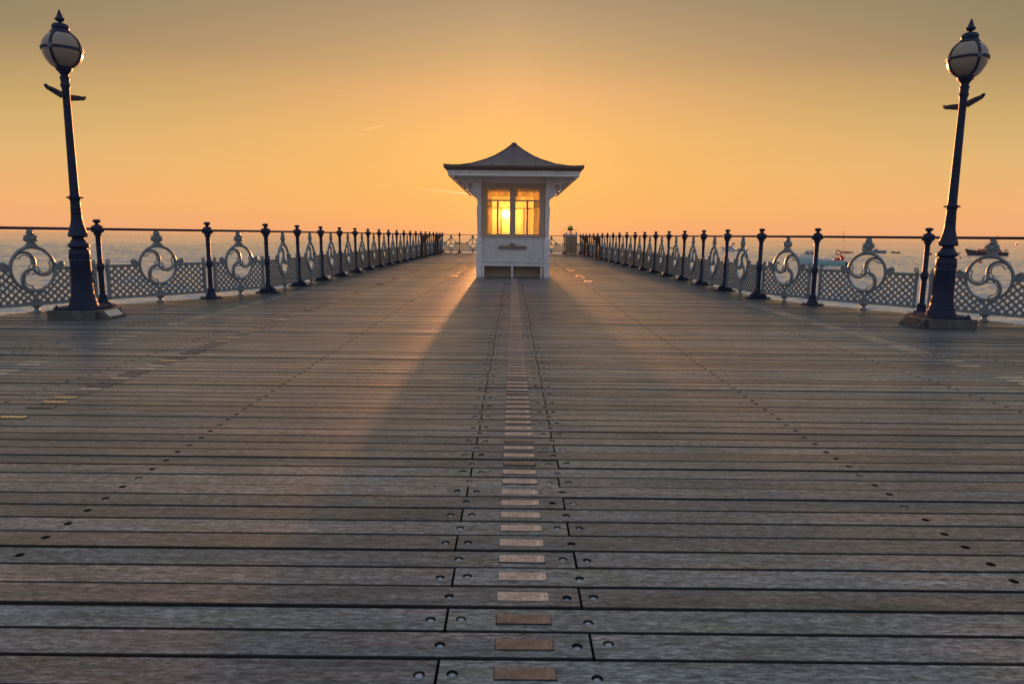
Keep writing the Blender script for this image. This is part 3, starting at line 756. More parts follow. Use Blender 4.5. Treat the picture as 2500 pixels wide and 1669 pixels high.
# ------------------------------------------------------------------ lamps
def lamp(x, s_, label, pl_label, pmat):
    """s_ = +1 puts the plaque wedge towards +x"""
    root = empty('street_lamp', (x, 8.86, 0)); tag(root, label, 'lamp post', 'globe lamps either side of the deck')
    mb = MB().box(-.29, .31, -.30, .30, 0, .118) if s_ > 0 else MB().box(-.31, .29, -.30, .30, 0, .118)
    pl = mb.obj('plinth', [M['old_timber']], root, bevel=.006)
    w0 = .312 * s_
    mb = MB(); mb.extr([[(w0, 0), (w0 + .125 * s_, 0), (w0 + .125 * s_, .022), (w0 + .03 * s_, .112), (w0, .112)]], -.24, .18)
    wd = mb.obj('wedge_block', [M['old_timber']], pl, bevel=.004)
    mb = MB(); mb.box(-.115, .115, -.15, .15, .001, .006)   # plaque on the sloping face
    for r_ in range(5):
        if s_ > 0: mb.box(-.10 + .045 * r_ - .004, -.10 + .045 * r_ + .004, -.11, .10 - .02 * (r_ % 2), .006, .0072)
    ang_ = math.atan2(.09, .095)
    Mx = Matrix.Translation((w0 + .0785 * s_, -.03, .069)) @ Matrix.Rotation(s_ * ang_, 4, 'Y') @ Matrix.Diagonal((.45, 1, 1, 1))
    mb.xform(Mx); mb.obj('plaque', [pmat], pl)
    # base plate
    mb = MB(); mb.extr([[(-.27, -.20), (-.20, -.27), (.20, -.27), (.27, -.20), (.27, .20), (.20, .27), (-.20, .27), (-.27, .20)]], .119, .148, axis='xy')
    for a, c in ((-1, -1), (-1, 1), (1, -1), (1, 1)):
        mb.lathe([(.147, .020), (.162, .020), (.164, .012), (.18, .011)], 6, (a * .215, c * .215, 0))
    mb.obj('base_plate', [M['navy']], root, bevel=.004)
    mb = MB(); mb.lathe([(.148, 0.1701), (.165, 0.1693), (.175, 0.1652), (.21, 0.1552), (.225, 0.1494), (.235, 0.1511), (.245, 0.1461), (.28, 0.1353), (.34, 0.1286), (.44, 0.1237), (.715, 0.1187), (.72, 0.1212), (.735, 0.1212), (.74, 0.1187), (.805, 0.1179), (.81, 0.1212), (.825, 0.1212), (.83, 0.1179), (.868, 0.1170), (.872, 0.1120), (.876, 0.0963), (.885, 0.0946), (.895, 0.1013), (.905, 0.1212), (.92, 0.1253), (.935, 0.1212), (.955, 0.1037), (.975, 0.0880), (.99, 0.0847), (.995, 0.0797), (1.005, 0.0714), (1.02, 0.0697), (1.028, 0.0789), (1.032, 0.1062), (1.042, 0.1145), (1.06, 0.1137), (1.09, 0.1037), (1.13, 0.0930), (1.18, 0.0789), (1.22, 0.0697), (1.27, 0.0639), (1.33, 0.0606), (1.335, 0.0631), (1.345, 0.0631), (1.35, 0.0598), (1.375, 0.0598), (1.38, 0.0622), (1.39, 0.0622), (1.395, 0.0581), (1.47, 0.0564), (1.49, 0.0581), (1.50, 0.0664), (1.512, 0.0681), (1.522, 0.0664), (1.53, 0.0581), (1.545, 0.0581), (1.557, 0.0548)], 40)
    for k in range(24):   # zigzag relief band
        a = 2 * PI * k / 24; a2 = a + 2 * PI / 24
        z0, z1 = (.748, .798) if k % 2 else (.798, .748)
        mb.tube([(.119 * math.cos(a), .119 * math.sin(a), z0), (.119 * math.cos(a2), .119 * math.sin(a2), z1)], .0055, 5)
    mb.obj('pedestal', [M['navy']], root)
    mb = MB()
    for k in range(12):
        a = 2 * PI * k / 12; mb.ball((.080 * math.cos(a), .080 * math.sin(a), 1.522), .016, 8, sc=(1, 1, .75))
    mb.lathe([(1.508, .06), (1.512, .082), (1.532, .082), (1.536, .06)], 24)
    mb.obj('collar', [M['navy']], root)
    mb = MB(); mb.lathe([(1.557, 0.0533), (1.713, 0.0516), (2.2, 0.0464), (2.683, 0.0421), (2.80, 0.0430), (2.84, 0.0447), (2.86, 0.0516), (2.872, 0.0568), (2.885, 0.0533), (2.90, 0.0473), (2.94, 0.0499), (2.96, 0.0550), (2.97, 0.0550), (2.98, 0.0430), (3.0, 0.0447), (3.03, 0.0645), (3.05, 0.0843), (3.07, 0.0912), (3.095, 0.0912), (3.10, 0.0774)], 28)
    mb.obj('column', [M['navy']], root)
    for d in (-1, 1):
        mb = MB()
        top = [(.05, 2.775), (.15, 2.79), (.26, 2.802), (.33, 2.803), (.355, 2.808), (.372, 2.818), (.384, 2.814), (.385, 2.802)]
        bot = [(.378, 2.794), (.365, 2.781), (.355, 2.772), (.33, 2.784), (.315, 2.772), (.29, 2.774), (.275, 2.760), (.25, 2.764), (.235, 2.748), (.21, 2.754), (.195, 2.738), (.17, 2.744), (.155, 2.728), (.12, 2.734), (.105, 2.722), (.05, 2.722)]
        mb.extr([[(d * a, z) for a, z in top + bot]], -.016, .016, axis='yz')
        mb.ball((0, d * .374, 2.806), .015, 8)
        for q in range(6): mb.tube([(0, d * (.10 + .045 * q), 2.775 + .004 * q), (0, d * (.115 + .045 * q), 2.715 + .01 * q)], .019, 6)
        mb.obj('ladder_arm', [M['navy']], root, smooth=30)
    g = MB().ball((0, 0, 3.29), .221, 40).obj('globe', [M['opal']], root, smooth=60)
    mb = MB()
    for k in range(2):
        a0 = k * PI / 2
        pts = [(.225 * math.sin(a) * math.cos(a0), .225 * math.sin(a) * math.sin(a0), 3.29 - .225 * math.cos(a)) for a in [2 * PI * q / 48 for q in range(48)]]
        n = Vector((-math.sin(a0), math.cos(a0), 0)); vs = []; fs = []
        for i_, p in enumerate(pts):
            p = Vector(p); rdir = (p - Vector((0, 0, 3.29))).normalized()
            for w_, h_ in ((-.0145, -.002), (.0145, -.002), (.0145, .006), (-.0145, .006)): vs.append(p + n * w_ + rdir * h_)
        for i_ in range(48):
            j = (i_ + 1) % 48
            for q in range(4): fs.append((i_ * 4 + q, i_ * 4 + (q + 1) % 4, j * 4 + (q + 1) % 4, j * 4 + q))
        mb.add(vs, fs)
    vs = []; fs = []
    for k in range(48):
        a = 2 * PI * k / 48
        for rr_, z in ((.222, 3.2755), (.232, 3.2755), (.232, 3.3045), (.222, 3.3045)): vs.append((rr_ * math.cos(a), rr_ * math.sin(a), z))
        j = (k + 1) % 48
    for k in range(48):
        j = (k + 1) % 48
        for q in range(4): fs.append((k * 4 + q, k * 4 + (q + 1) % 4, j * 4 + (q + 1) % 4, j * 4 + q))
    mb.add(vs, fs)
    mb.obj('globe_strap', [M['navy']], g, smooth=40)
    for k in range(4):
        a = k * PI / 2; mb = MB()
        for q in range(6):
            b_ = q * PI / 3
            p = Vector((.235 * math.cos(a), .235 * math.sin(a), 3.29)) + Vector((-math.sin(a), math.cos(a), 0)) * .021 * math.cos(b_) + Vector((0, 0, .021 * math.sin(b_)))
            mb.ball(p, .0105, 8)
        mb.ball((.237 * math.cos(a), .237 * math.sin(a), 3.29), .011, 8)
        mb.obj('rosette', [M['grey']], g)
    mb = MB(); mb.lathe([(3.4650, 0.1187), (3.4820, 0.1235), (3.4940, 0.1159), (3.5050, 0.1045), (3.5180, 0.0950), (3.5260, 0.0893), (3.5320, 0.0931), (3.5450, 0.0969), (3.5600, 0.0950), (3.5750, 0.0874), (3.5900, 0.0722), (3.5980, 0.0475), (3.6040, 0.0190), (3.6120, 0.0171), (3.6200, 0.0333), (3.6300, 0.0494), (3.6420, 0.0570), (3.6560, 0.0513), (3.6640, 0.0418), (3.6750, 0.0342), (3.7000, 0.0266), (3.7250, 0.0171), (3.7450, 0.0123), (3.7530, 0.0085), (3.7560, 0.0009)], 24)
    mb.obj('cap', [M['navy']], root)
    return root
lamp(-5.54, 1, 'navy lamp post with white globe on the left, its plinth bearing a lettered plaque', '', M['pale_plate'])
lamp(5.54, -1, 'navy lamp post with white globe on the right, its mossy plinth bearing a dark plaque', '', M['brown_board'])

# ------------------------------------------------------------------ shelter
YF, YB, YP = 18.55, 25.75, 23.8      # front posts, back posts, inner partition
sh = empty('pier_shelter', (0, YF, 0)); tag(sh, 'white timber shelter with bench, glazed front and flared lead roof in mid deck', 'shelter')
def S(mb, name, mats, **k):
    mb.xform(Matrix.Translation((0, -YF, 0))); return mb.obj(name, mats, k.pop('parent', sh), **k)
EV = 17.70; EB = 26.65; EW = 1.76
def roofz(d):
    T = [(0, 2.845), (.2, 2.853), (.36, 2.872), (.67, 2.945), (1.03, 3.095), (1.24, 3.205), (1.5, 3.385), (1.70, 3.555)]
    for a, b_ in zip(T, T[1:]):
        if a[0] <= d <= b_[0]: return a[1] + (b_[1] - a[1]) * (d - a[0]) / (b_[0] - a[0])
    return T[-1][1]
mb = MB(); ds = [0, .1, .2, .36, .5, .67, .85, 1.03, 1.14, 1.24, 1.37, 1.5, 1.6, 1.70]
def rg(d): return [(-EW + d, EV + d), (EW - d, EV + d), (EW - d, EB - d), (-EW + d, EB - d)]
for k in range(4):
    vs = []; fs = []
    for d in ds:
        p, q = rg(d)[k], rg(d)[(k + 1) % 4]; vs += [(p[0], p[1], roofz(d)), (q[0], q[1], roofz(d))]
    for i_ in range(len(ds) - 1): fs.append((2 * i_, 2 * i_ + 1, 2 * i_ + 3, 2 * i_ + 2))
    mb.add(vs, fs)
p = rg(1.70); mb.add([(a, b_, roofz(1.7)) for a, b_ in p], [(0, 1, 2, 3)])
roof = S(mb, 'roof', [M['lead']], smooth=0)
mb = MB()   # standing seams, hip rolls and ridge cap
for x in (-1.15, -.575, 0, .575, 1.15):
    pts = [(x, EV + d, roofz(d) + .006) for d in ds if d <= EW - abs(x) - .02]; mb.tube(pts, .011, 6)
    pts = [(x, EB - d, roofz(d) + .006) for d in ds if d <= EW - abs(x) - .02]; mb.tube(pts, .011, 6)
for k, (sx_, yy, sy_) in enumerate(((-1, EV, 1), (1, EV, 1), (1, EB, -1), (-1, EB, -1))):
    mb.tube([(sx_ * (EW - d), yy + sy_ * d, roofz(d) + .008) for d in ds], .016, 6)
for y in [EV + 1.9 + .62 * q for q in range(9)]:
    for s_ in (-1, 1): mb.tube([(s_ * (EW - d), y, roofz(d) + .006) for d in ds], .011, 6)
mb.tube([(0, EV + 1.69, 3.575), (0, EB - 1.69, 3.575)], .045, 8)
S(mb, 'roof_roll', [M['lead']], parent=roof)
mb = MB(); mb.lathe([(3.56, .075), (3.60, .072), (3.615, .055), (3.618, .01)], 6, (0, EV + 1.72, 0)); S(mb, 'roof_cap', [M['lead']], parent=roof)
def ringbox(mb, o0, z0, z1, th=.06, mi=0):
    x0, y0, y1 = EW - o0, EV + o0, EB - o0
    mb.box(-x0, x0, y0, y0 + th, z0, z1, mi); mb.box(-x0, x0, y1 - th, y1, z0, z1, mi)
    mb.box(-x0, -x0 + th, y0 + th, y1 - th, z0, z1, mi); mb.box(x0 - th, x0, y0 + th, y1 - th, z0, z1, mi)
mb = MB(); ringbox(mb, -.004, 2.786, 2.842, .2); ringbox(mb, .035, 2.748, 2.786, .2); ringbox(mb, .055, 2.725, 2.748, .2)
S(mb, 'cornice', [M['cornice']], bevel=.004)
mb = MB(); ringbox(mb, .075, 2.690, 2.725, .16); ringbox(mb, .090, 2.664, 2.690, .14); ringbox(mb, .10, 2.592, 2.664, .12)
S(mb, 'fascia', [M['white']], bevel=.004)
mb = MB(); mb.box(-EW + .15, EW - .15, EV + .15, EB - .15, 2.615, 2.64)
for q in range(60):      # soffit boards
    y = EV + .24 + q * .145
    if y < EB - .2: mb.box(-EW + .22, EW - .22, y, y + .008, 2.611, 2.6145)
S(mb, 'soffit', [M['white']])
# walls under the roof
mb = MB(); mb.box(-.84, .84, YF + .01, YF + .09, 2.50, 2.612); mb.box(-.84, .84, YF - .012, YF + .08, 2.472, 2.50)
mb.box(-.80, -.76, YF + .1, YB - .1, 2.40, 2.612); mb.box(.76, .80, YF + .1, YB - .1, 2.40, 2.612); mb.box(-.84, .84, YB - .09, YB - .01, 2.472, 2.612)
S(mb, 'frieze', [M['white']], bevel=.004)
# corner and side posts
def post_geo(mb, x, y, s_):
    """square lower shaft, swelling middle, neck, bracketed head"""
    c = x; prof = [(0, .072, .072), (.985, .072, .072), (1.0, .070, .070), (1.03, .060, .060), (1.05, .045, .045), (1.45, .052, .052), (1.845, .066, .066), (1.86, .060, .060), (1.875, .046, .046), (2.0, .046, .046), (2.03, .048, .048), (2.05, .060, .060), (2.09, .062, .062), (2.612, .062, .062)]
    vs = []; fs = []
    for z, a, b_ in prof: vs += [(c - a, y - b_, z), (c + a, y - b_, z), (c + a, y + b_, z), (c - a, y + b_, z)]
    for k in range(len(prof) - 1):
        for q in range(4): fs.append((k * 4 + q, k * 4 + (q + 1) % 4, (k + 1) * 4 + (q + 1) % 4, (k + 1) * 4 + q))
    fs.append((3, 2, 1, 0)); fs.append(tuple((len(prof) - 1) * 4 + q for q in range(4))); mb.add(vs, fs)
def bracket_geo(mb, s_, y):
    def scal(p0, p1, n=1, amp=.03):
        return []
    O = [(.965, 2.61), (1.62, 2.61), (1.62, 2.575), (1.52, 2.56), (1.47, 2.545), (1.43, 2.52), (1.40, 2.50), (1.375, 2.47), (1.33, 2.465), (1.30, 2.47), (1.275, 2.455), (1.265, 2.42), (1.275, 2.39), (1.262, 2.35), (1.245, 2.31), (1.215, 2.285), (1.17, 2.28), (1.13, 2.275), (1.12, 2.24), (1.085, 2.235), (1.07, 2.20), (1.06, 2.165), (1.025, 2.155), (1.01, 2.12), (.965, 2.10)]
    H = [(1.150 + .080 * math.cos(a), 2.380 + .080 * math.sin(a)) for a in [2 * PI * k / 20 for k in range(20)]]
    mb.extr([[(s_ * a, b_) for a, b_ in O], [(s_ * a, b_) for a, b_ in reversed(H)]], y - .022, y + .022)
for y in (YF, YF + 1.8, YF + 3.6, YF + 5.4, YB):
    for s_ in (-1, 1):
        mb = MB(); post_geo(mb, s_ * .905, y, s_)
        po = S(mb, 'post', [M['white']], smooth=0, bevel=.004)
        mb = MB(); bracket_geo(mb, s_, y); br = S(mb, 'bracket', [M['white']], smooth=0)
        # carved console on the face of the head
        if y == YF:
            mb = MB(); x = s_ * .905
            for z0, z1, hw, d in ((2.585, 2.61, .060, .040), (2.555, 2.583, .060, .030), (2.46, 2.552, .034, .022), (2.42, 2.455, .036, .034), (2.375, 2.41, .032, .028), (2.20, 2.365, .024, .014), (2.165, 2.19, .030, .028), (2.13, 2.155, .028, .024), (2.095, 2.12, .026, .02)):
                mb.box(x - hw, x + hw, y - .062 - d, y - .061, z0, z1)
            S(mb, 'console', [M['white']], bevel=.003)
# glazed screens
def screen(y, z_top=2.472, th=.03, name='window', zt=2.348):
    for s_, (x0, x1) in ((-1, (-.733, -.086)), (1, (.048, .695))):
        mb = MB(); zb = 1.132
        xo0 = -.84 if s_ < 0 else -.018; xo1 = -.020 if s_ < 0 else .84
        mb.box(xo0, x0, y, y + .06, 1.06, z_top); mb.box(x1, xo1, y, y + .06, 1.06, z_top)
        mb.box(x0, x1, y, y + .06, zt, z_top); mb.box(x0, x1, y, y + .06, 1.06, zb)
        mb.box(x0, x1, y + .008, y + .05, 2.004, 2.043)
        xm = (-.438, -.386) if s_ < 0 else (.342, .396)
        mb.box(xm[0], xm[1], y + .008, y + .05, zb, 2.004)
        # glazing beads
        for a, b_, c_, d in ((x0, x1, zb, zb + .012), (x0, x1, zt - .012, zt), (x0, x0 + .010, zb + .012, zt - .012), (x1 - .010, x1, zb + .012, zt - .012)):
            mb.box(a + .0005, b_ - .0005, y + .012, y + .045, c_, d)
        f = S(mb, name, [M['window_paint']], bevel=.003)
        for (a, b_, c_, d) in ((x0, x1, 2.043, zt), (x0, xm[0], zb, 2.004), (xm[1], x1, zb, 2.004)):
            mb = MB(); mb.box(a, b_, y + .026, y + .030, c_, d); S(mb, 'pane', [M['side_glass'] if c_ > 2.0 else M['glass']], parent=f, smooth=0)
            f.children[-1].location = (0, 0, 0)
screen(YF - .0, 2.472); screen(YP, 2.609, zt=2.575)
# side walls: boarded below, obscured glass above
for s_ in (-1, 1):
    mb = MB(); x = s_ * .78
    for k in range(4):
        a, b_ = YF + .07 + 1.8 * k, YF + 1.8 * (k + 1) - .07
        if a > YP: break
        mb.box(x - .03, x + .03, a, b_, 1.04, 1.11); mb.box(x - .03, x + .03, a, b_, 2.33, 2.40); mb.box(x - .025, x + .025, (a + b_) / 2 - .03, (a + b_) / 2 + .03, 1.11, 2.33)
        mb.box(x - .025, x + .025, a, b_, 1.99, 2.03)
    f = S(mb, 'side_window', [M['window_paint']], bevel=.003)
    mb = MB(); mb.box(x - .002, x + .002, YF + .07, YP, 1.10, 2.34); S(mb, 'pane', [M['side_glass']], parent=f, smooth=0)
    mb = MB()
    for q in range(13): mb.box(x - .02, x + .02, YF + .07, YP + .05, .10 + q * .073, .10 + q * .073 + .066)
    S(mb, 'side_boards', [M['white']], bevel=.003)
# bench front: slats, seat, legs
mb = MB()
for q in range(10):
    z = .415 + q * .0605; mb.box(-.832, .832, YF - .035 + q * .006, YF - .010 + q * .006, z, z + .052)
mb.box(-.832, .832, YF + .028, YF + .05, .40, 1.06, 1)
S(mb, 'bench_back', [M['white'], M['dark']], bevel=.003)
mb = MB(); mb.box(-.832, .832, YF + .012, YF + .055, 1.022, 1.058); S(mb, 'sill', [M['white']], bevel=.003)
mb = MB(); mb.box(-.832, .832, YF - .10, YF - .03, .372, .400)
for q in range(4): mb.box(-.832, .832, YF + .0 + q * .1, YF + .09 + q * .1, .372, .397)
mb.box(-.832, .832, YF - .085, YF - .045, .300, .3715); S(mb, 'seat', [M['white']], bevel=.004)
for x in (-.79, -.018, .765):
    mb = MB(); mb.box(x - .024, x + .024, YF - .075, YF - .03, 0, .2995); S(mb, 'leg', [M['white']], bevel=.003)
mb = MB(); mb.box(-.832, .832, YF + .36, YF + .39, 0, .37); mb.box(-.832, .832, YF + .40, YF + .42, .0, 1.06); S(MB().box(-.80, .80, YP - .03, YP - .005, 0, 1.06), 'partition_light_block', [M['white']]); mb.box(-.832, .832, YF + .30, YF + .36, .0, .08, 0); S(mb, 'riser_light_block', [M['window_paint']])  # tall inner panel and lower partition board added to block sun behind the bench
mb = MB(); mb.box(-.385, .358, YF - .045, YF - .034, .755, .842); mb.box(-.087, .056, YF - .047, YF - .036, .8425, .908)
mb.box(-.075, .044, YF - .050, YF - .0471, .845, .900)
S(mb, 'name_plate', [M['brass_old_dim']], bevel=.002)

# ------------------------------------------------------------------ cabinet with lantern at the far end
cb = empty('equipment_cabinet', (3.65, 43.5, 0)); tag(cb, 'tan steel two door cabinet with domed lantern at far end right of shelter', 'cabinet')
MB().box(-.36, .36, 0, .5, .04, 1.12).obj('cabinet_body', [M['cabinet']], cb, bevel=.01)
for s_ in (-1, 1):
    d = MB().box(*sorted((s_ * .006, s_ * .35)), -.02, -.001, .06, 1.11).obj('door', [M['cabinet']], cb, bevel=.004)
    if s_ > 0: MB().box(.03, .07, -.04, -.021, .50, .62).obj('handle', [M['steel']], d, bevel=.003)
mb = MB().box(-.38, .38, -.04, .54, 1.121, 1.20); mb.extr([[(-.38, 1.2), (.38, 1.2), (.36, 1.24), (.1, 1.245), (0, 1.28), (-.1, 1.245), (-.36, 1.24)]], .05, .45); mb.obj('lid', [M['cabinet_top']], cb)
mb = MB()
for x in (-.34, .30): mb.box(x, x + .04, 0, .04, 1.2, 1.34); mb.box(x, x + .04, .4, .44, 1.2, 1.34)
mb.box(-.36, .36, .38, .46, 1.341, 1.37); mb.box(-.36, .36, -.02, .06, 1.341, 1.37)
mb.tube([(-.34, .2, 1.37), (-.34, .2, 1.46), (-.28, .2, 1.52), (-.15, .2, 1.54)], .010, 6); mb.tube([(.30, .2, 1.37), (.30, .2, 1.46), (.25, .2, 1.52), (.12, .2, 1.54)], .010, 6)
mb.tube([(-.52, .2, 1.2), (-.56, .2, 1.4), (-.45, .2, 1.58), (-.28, .2, 1.66), (-.16, .2, 1.65)], .008, 6); mb.box(-.10, -.02, .15, .25, 1.25, 1.46)
mb.obj('guard_frame', [M['steel']], cb)
mb = MB(); mb.lathe([(1.46, .10), (1.49, .165), (1.54, .185), (1.59, .175)], 20, (-.06, .2, 0)); mb.obj('lantern_base', [M['brown_board']], cb)
mb = MB(); mb.lathe([(1.59, .17), (1.65, .16), (1.71, .13), (1.75, .085), (1.77, .01)], 20, (-.06, .2, 0)); mb.obj('lantern_lens', [M['amber']], cb)

# ------------------------------------------------------------------ timber shelves on legs by the railings
def shelf(x, y, s_, label):
    r_ = empty('rail_shelf', (x, y, 0)); tag(r_, label, 'shelf', 'brown shelves fixed by the far railings')
    mb = MB(); mb.box(*sorted((0, s_ * -.40)), -.14, .14, 1.06, 1.09); mb.obj('shelf_board', [M['brown_board']], r_)
    for yy in (-.14, .115):
        mb = MB(); mb.extr([[(0, 1.059), (-s_ * .39, 1.059), (-s_ * .39, 1.035), (-s_ * .14, .80), (0, .72)]], yy, yy + .025); mb.obj('gusset', [M['brown_board']], r_)
        for xx in (-.04, -.19):
            mb = MB(); a = s_ * xx; mb.box(a - .035, a + .035, yy + (.028 if yy < 0 else -.075), yy + (.10 if yy < 0 else -.003), 0, 1.0 if xx == -.045 else .86); mb.obj('leg', [M['brown_board']], r_)
shelf(-4.50, 34.2, -1, 'brown shelf on legs at the left railing, nearer of the pair left of the shelter')
shelf(-4.50, 40.0, -1, 'brown shelf on legs at the left railing, farther of the pair left of the shelter')
shelf(4.29, 34.2, 1, 'brown shelf on legs at the right railing, nearer of the pair by the cabinet')
shelf(4.27, 39.6, 1, 'brown shelf on legs at the right railing, farther of the pair by the cabinet')

# ------------------------------------------------------------------ boats
def hull_mb(L, B, zb, zs, zm, draft=.3, bow_rake=.12, mi=0, band=None):
    """bow at -x. zb/zm/zs = freeboard at bow, middle and stern"""
    mb = MB(); ns, nr = 17, 7; vs = []; fs = []
    for i_ in range(ns):
        u = i_ / (ns - 1); x = -L / 2 + L * u
        hb = B / 2 * min(1, (math.sin(min(u, .62) / .62 * PI / 2)) ** .75) * (1 - .18 * max(0, (u - .62) / .38) ** 2)
        z = zb + (zm - zb) * min(1, u / .6) ** .8 if u < .6 else zm + (zs - zm) * (u - .6) / .4
        for k in range(-nr, nr + 1):
            v = k / nr; s_ = 1 if v >= 0 else -1; v = abs(v)
            y = s_ * hb * (v ** .45 if v < .98 else 1); zz = -draft + (z + draft) * v ** 1.6
            xx = x + (bow_rake * L) * (1 - v) * max(0, 1 - u / .25)
            vs.append((xx, y, zz))
    w_ = 2 * nr + 1
    for i_ in range(ns - 1):
        for k in range(w_ - 1): fs.append((i_ * w_ + k, i_ * w_ + k + 1, (i_ + 1) * w_ + k + 1, (i_ + 1) * w_ + k))
    fs.append(tuple((ns - 1) * w_ + k for k in range(w_)))
    mb.add(vs, fs, mi)
    deckv = []; df = []
    for i_ in range(ns): deckv += [vs[i_ * w_], vs[i_ * w_ + w_ - 1]]
    deckv = [(a, b_ * .97, c - .10) for a, b_, c in deckv]
    for i_ in range(ns - 1): df.append((2 * i_, 2 * i_ + 1, 2 * i_ + 3, 2 * i_ + 2))
    mb.add(deckv, df, mi)
    gun = [[Vector(vs[i_ * w_ + e]) for i_ in range(ns)] for e in (0, w_ - 1)]
    return mb, gun
PXC = 1680
def sea_at(px, dist):      # point on the sea under an image column at a given distance along Y
    c_, s__ = math.cos(R(.586)), math.sin(R(.586)); u = (px - 1250) / PXC; v = .149
    x = c_ * u - s__ * v; return ((c_ * u - s__ * .149) * dist / (math.cos(R(8.75)) + .149 * math.sin(R(8.75))), dist)
def boat_root(name, px, dist, label, cat, rz=0, group=None):
    x, y = sea_at(px, dist); o = empty(name, (x, y, SEA_Z), -math.atan2(x, y) + rz); tag(o, label, cat, group); return o
def gunwale(mb, gun, r_=.05, mi=0):
    for g in gun: mb.tube(g, r_, 6, mi=mi)
    mb.tube([gun[0][-1], gun[1][-1]], r_, 6, mi=mi)

# turquoise fishing boat
bt = boat_root('fishing_boat', 2004, 133, 'turquoise fishing boat with white cabin forward moored between two right railing posts', 'boat', R(-8))
mb, gun = hull_mb(9.2, 2.9, 1.75, 1.02, 1.12); mb.obj('hull', [M['boat_turq']], bt, smooth=50)
mb = MB(); gunwale(mb, gun, .07); 
for g in gun: mb.tube([v + Vector((0, 0, -.16)) for v in g], .055, 6)
mb.obj('gunwale', [M['boat_white']], bt)
mb = MB(); mb.add([(g[i_].x, g[i_].y * .99, g[i_].z - .03) for i_ in range(8) for g in gun], [(2 * k, 2 * k + 1, 2 * k + 3, 2 * k + 2) for k in range(7)]); mb.obj('foredeck', [M['boat_white']], bt, smooth=0)
mb = MB(); mb.extr([[(-3.55, 1.45), (-.65, 1.10), (-.65, 2.85), (-.8, 2.95), (-2.45, 2.72), (-2.85, 2.05), (-3.45, 1.75)]], -.85, .85)
mb.box(-2.5, -.4, -.95, .95, 2.78, 2.86); cabn = mb.obj('cabin', [M['boat_white']], bt, bevel=.03)
for a in ((-2.45, -1.75), (-1.6, -.95)): MB().box(a[0], a[1], -.87, -.851, 2.0, 2.55).obj('window', [M['boat_glass']], cabn)
MB().extr([[(-2.98, 2.08), (-2.60, 2.62), (-2.58, 2.62), (-2.96, 2.08)]], -.7, .7).obj('window', [M['boat_glass']], cabn)
mb = MB(); mb.box(-1.3, -.75, -.3, .3, 2.86, 3.7); mb.lathe([(3.7, .28), (3.9, .28), (3.95, .1)], 12, (-1.0, 0, 0)); mb.tube([(-1, 0, 3.9), (-1, 0, 4.6)], .03, 6); mb.tube([(-1.6, .3, 2.9), (-1.6, .3, 3.9)], .02, 5); mb.obj('radar', [M['boat_white']], bt)
mb = MB(); mb.tube([(-3.6, -.5, 1.6), (-3.1, -.75, 2.1), (-2.5, -.8, 2.3)], .03, 6); mb.tube([(-4.3, -.2, 1.7), (-3.9, -.3, 2.2), (-3.3, -.6, 2.1)], .025, 6); mb.obj('pulpit_rail', [M['steel']], bt)
mb = MB(); mb.tube([(3.85, 0, 1.0), (3.8, 0, 6.6)], .05, 6); mb.tube([(3.8, 0, 6.2), (4.6, 0, 2.2)], .012, 4); mb.tube([(3.8, 0, 6.0), (2.2, 0, 1.2)], .008, 4); mb.obj('mast', [M['steel']], bt)
mb = MB(); mb.box(1.1, 1.6, -.2, .2, .85, 1.45); mb.obj('hatch', [M['boat_white']], bt); MB().tube([(.6, -.6, .85), (.7, -.6, 1.75)], .04, 6).obj('hauler', [M['boat_white']], bt); MB().tube([(2.4, -1.1, .9), (2.5, -1.1, 2.1)], .02, 5).obj('rod', [M['boat_white']], bt)
mb = MB(); mb.box(4.6, 4.95, -.2, .2, -.3, .75); mb.obj('outboard_motor', [M['rubber']], bt)
Mt = bt.matrix_basis if False else Matrix.Translation(bt.location) @ Matrix.Rotation(bt.rotation_euler.z, 4, 'Z')
n_ = 48
o = MB().tube([(.40 * math.cos(2 * PI * k / 24), 0, .40 * math.sin(2 * PI * k / 24)) for k in range(24)], .10, 8, closed=True).obj('life_ring', [M['brown_board']])
o.location = Mt @ Vector((3.3, -1.1, 2.5)); o.rotation_euler = (0, 0, bt.rotation_euler.z); tag(o, 'brown life ring on the stern of the turquoise boat', 'life ring')
MB().tube([(3.1, -1.0, 1.0), (3.1, -1.0, 2.15)], .03, 6).obj('rail_post', [M['steel']], bt)
for k, (x, z, r_, lb) in enumerate(((2.9, 1.25, .30, 'red float at stern of turquoise boat, leftmost of the low row'), (3.45, 1.28, .34, 'red float at stern of turquoise boat, in middle of the low row'), (4.15, 1.45, .34, 'red float at stern of turquoise boat, rightmost one'), (3.8, 1.85, .30, 'red float at stern of turquoise boat, topmost of the pile'))):
    mb = MB().ball((0, 0, 0), r_, 14); mb.lathe([(r_ * .9, .07), (r_ * 1.25, .05)], 8)
    o = mb.obj('float', [M['float_red']]); o.location = Mt @ Vector((x, -1.15, z)); tag(o, lb, 'float', 'red floats on the turquoise boat')
MB().tube([(-4.55, 0, 1.3), (-5.2, 0, .5), (-5.9, 0, -.3)], .03, 6).obj('mooring_rope', [M['rubber']], bt)

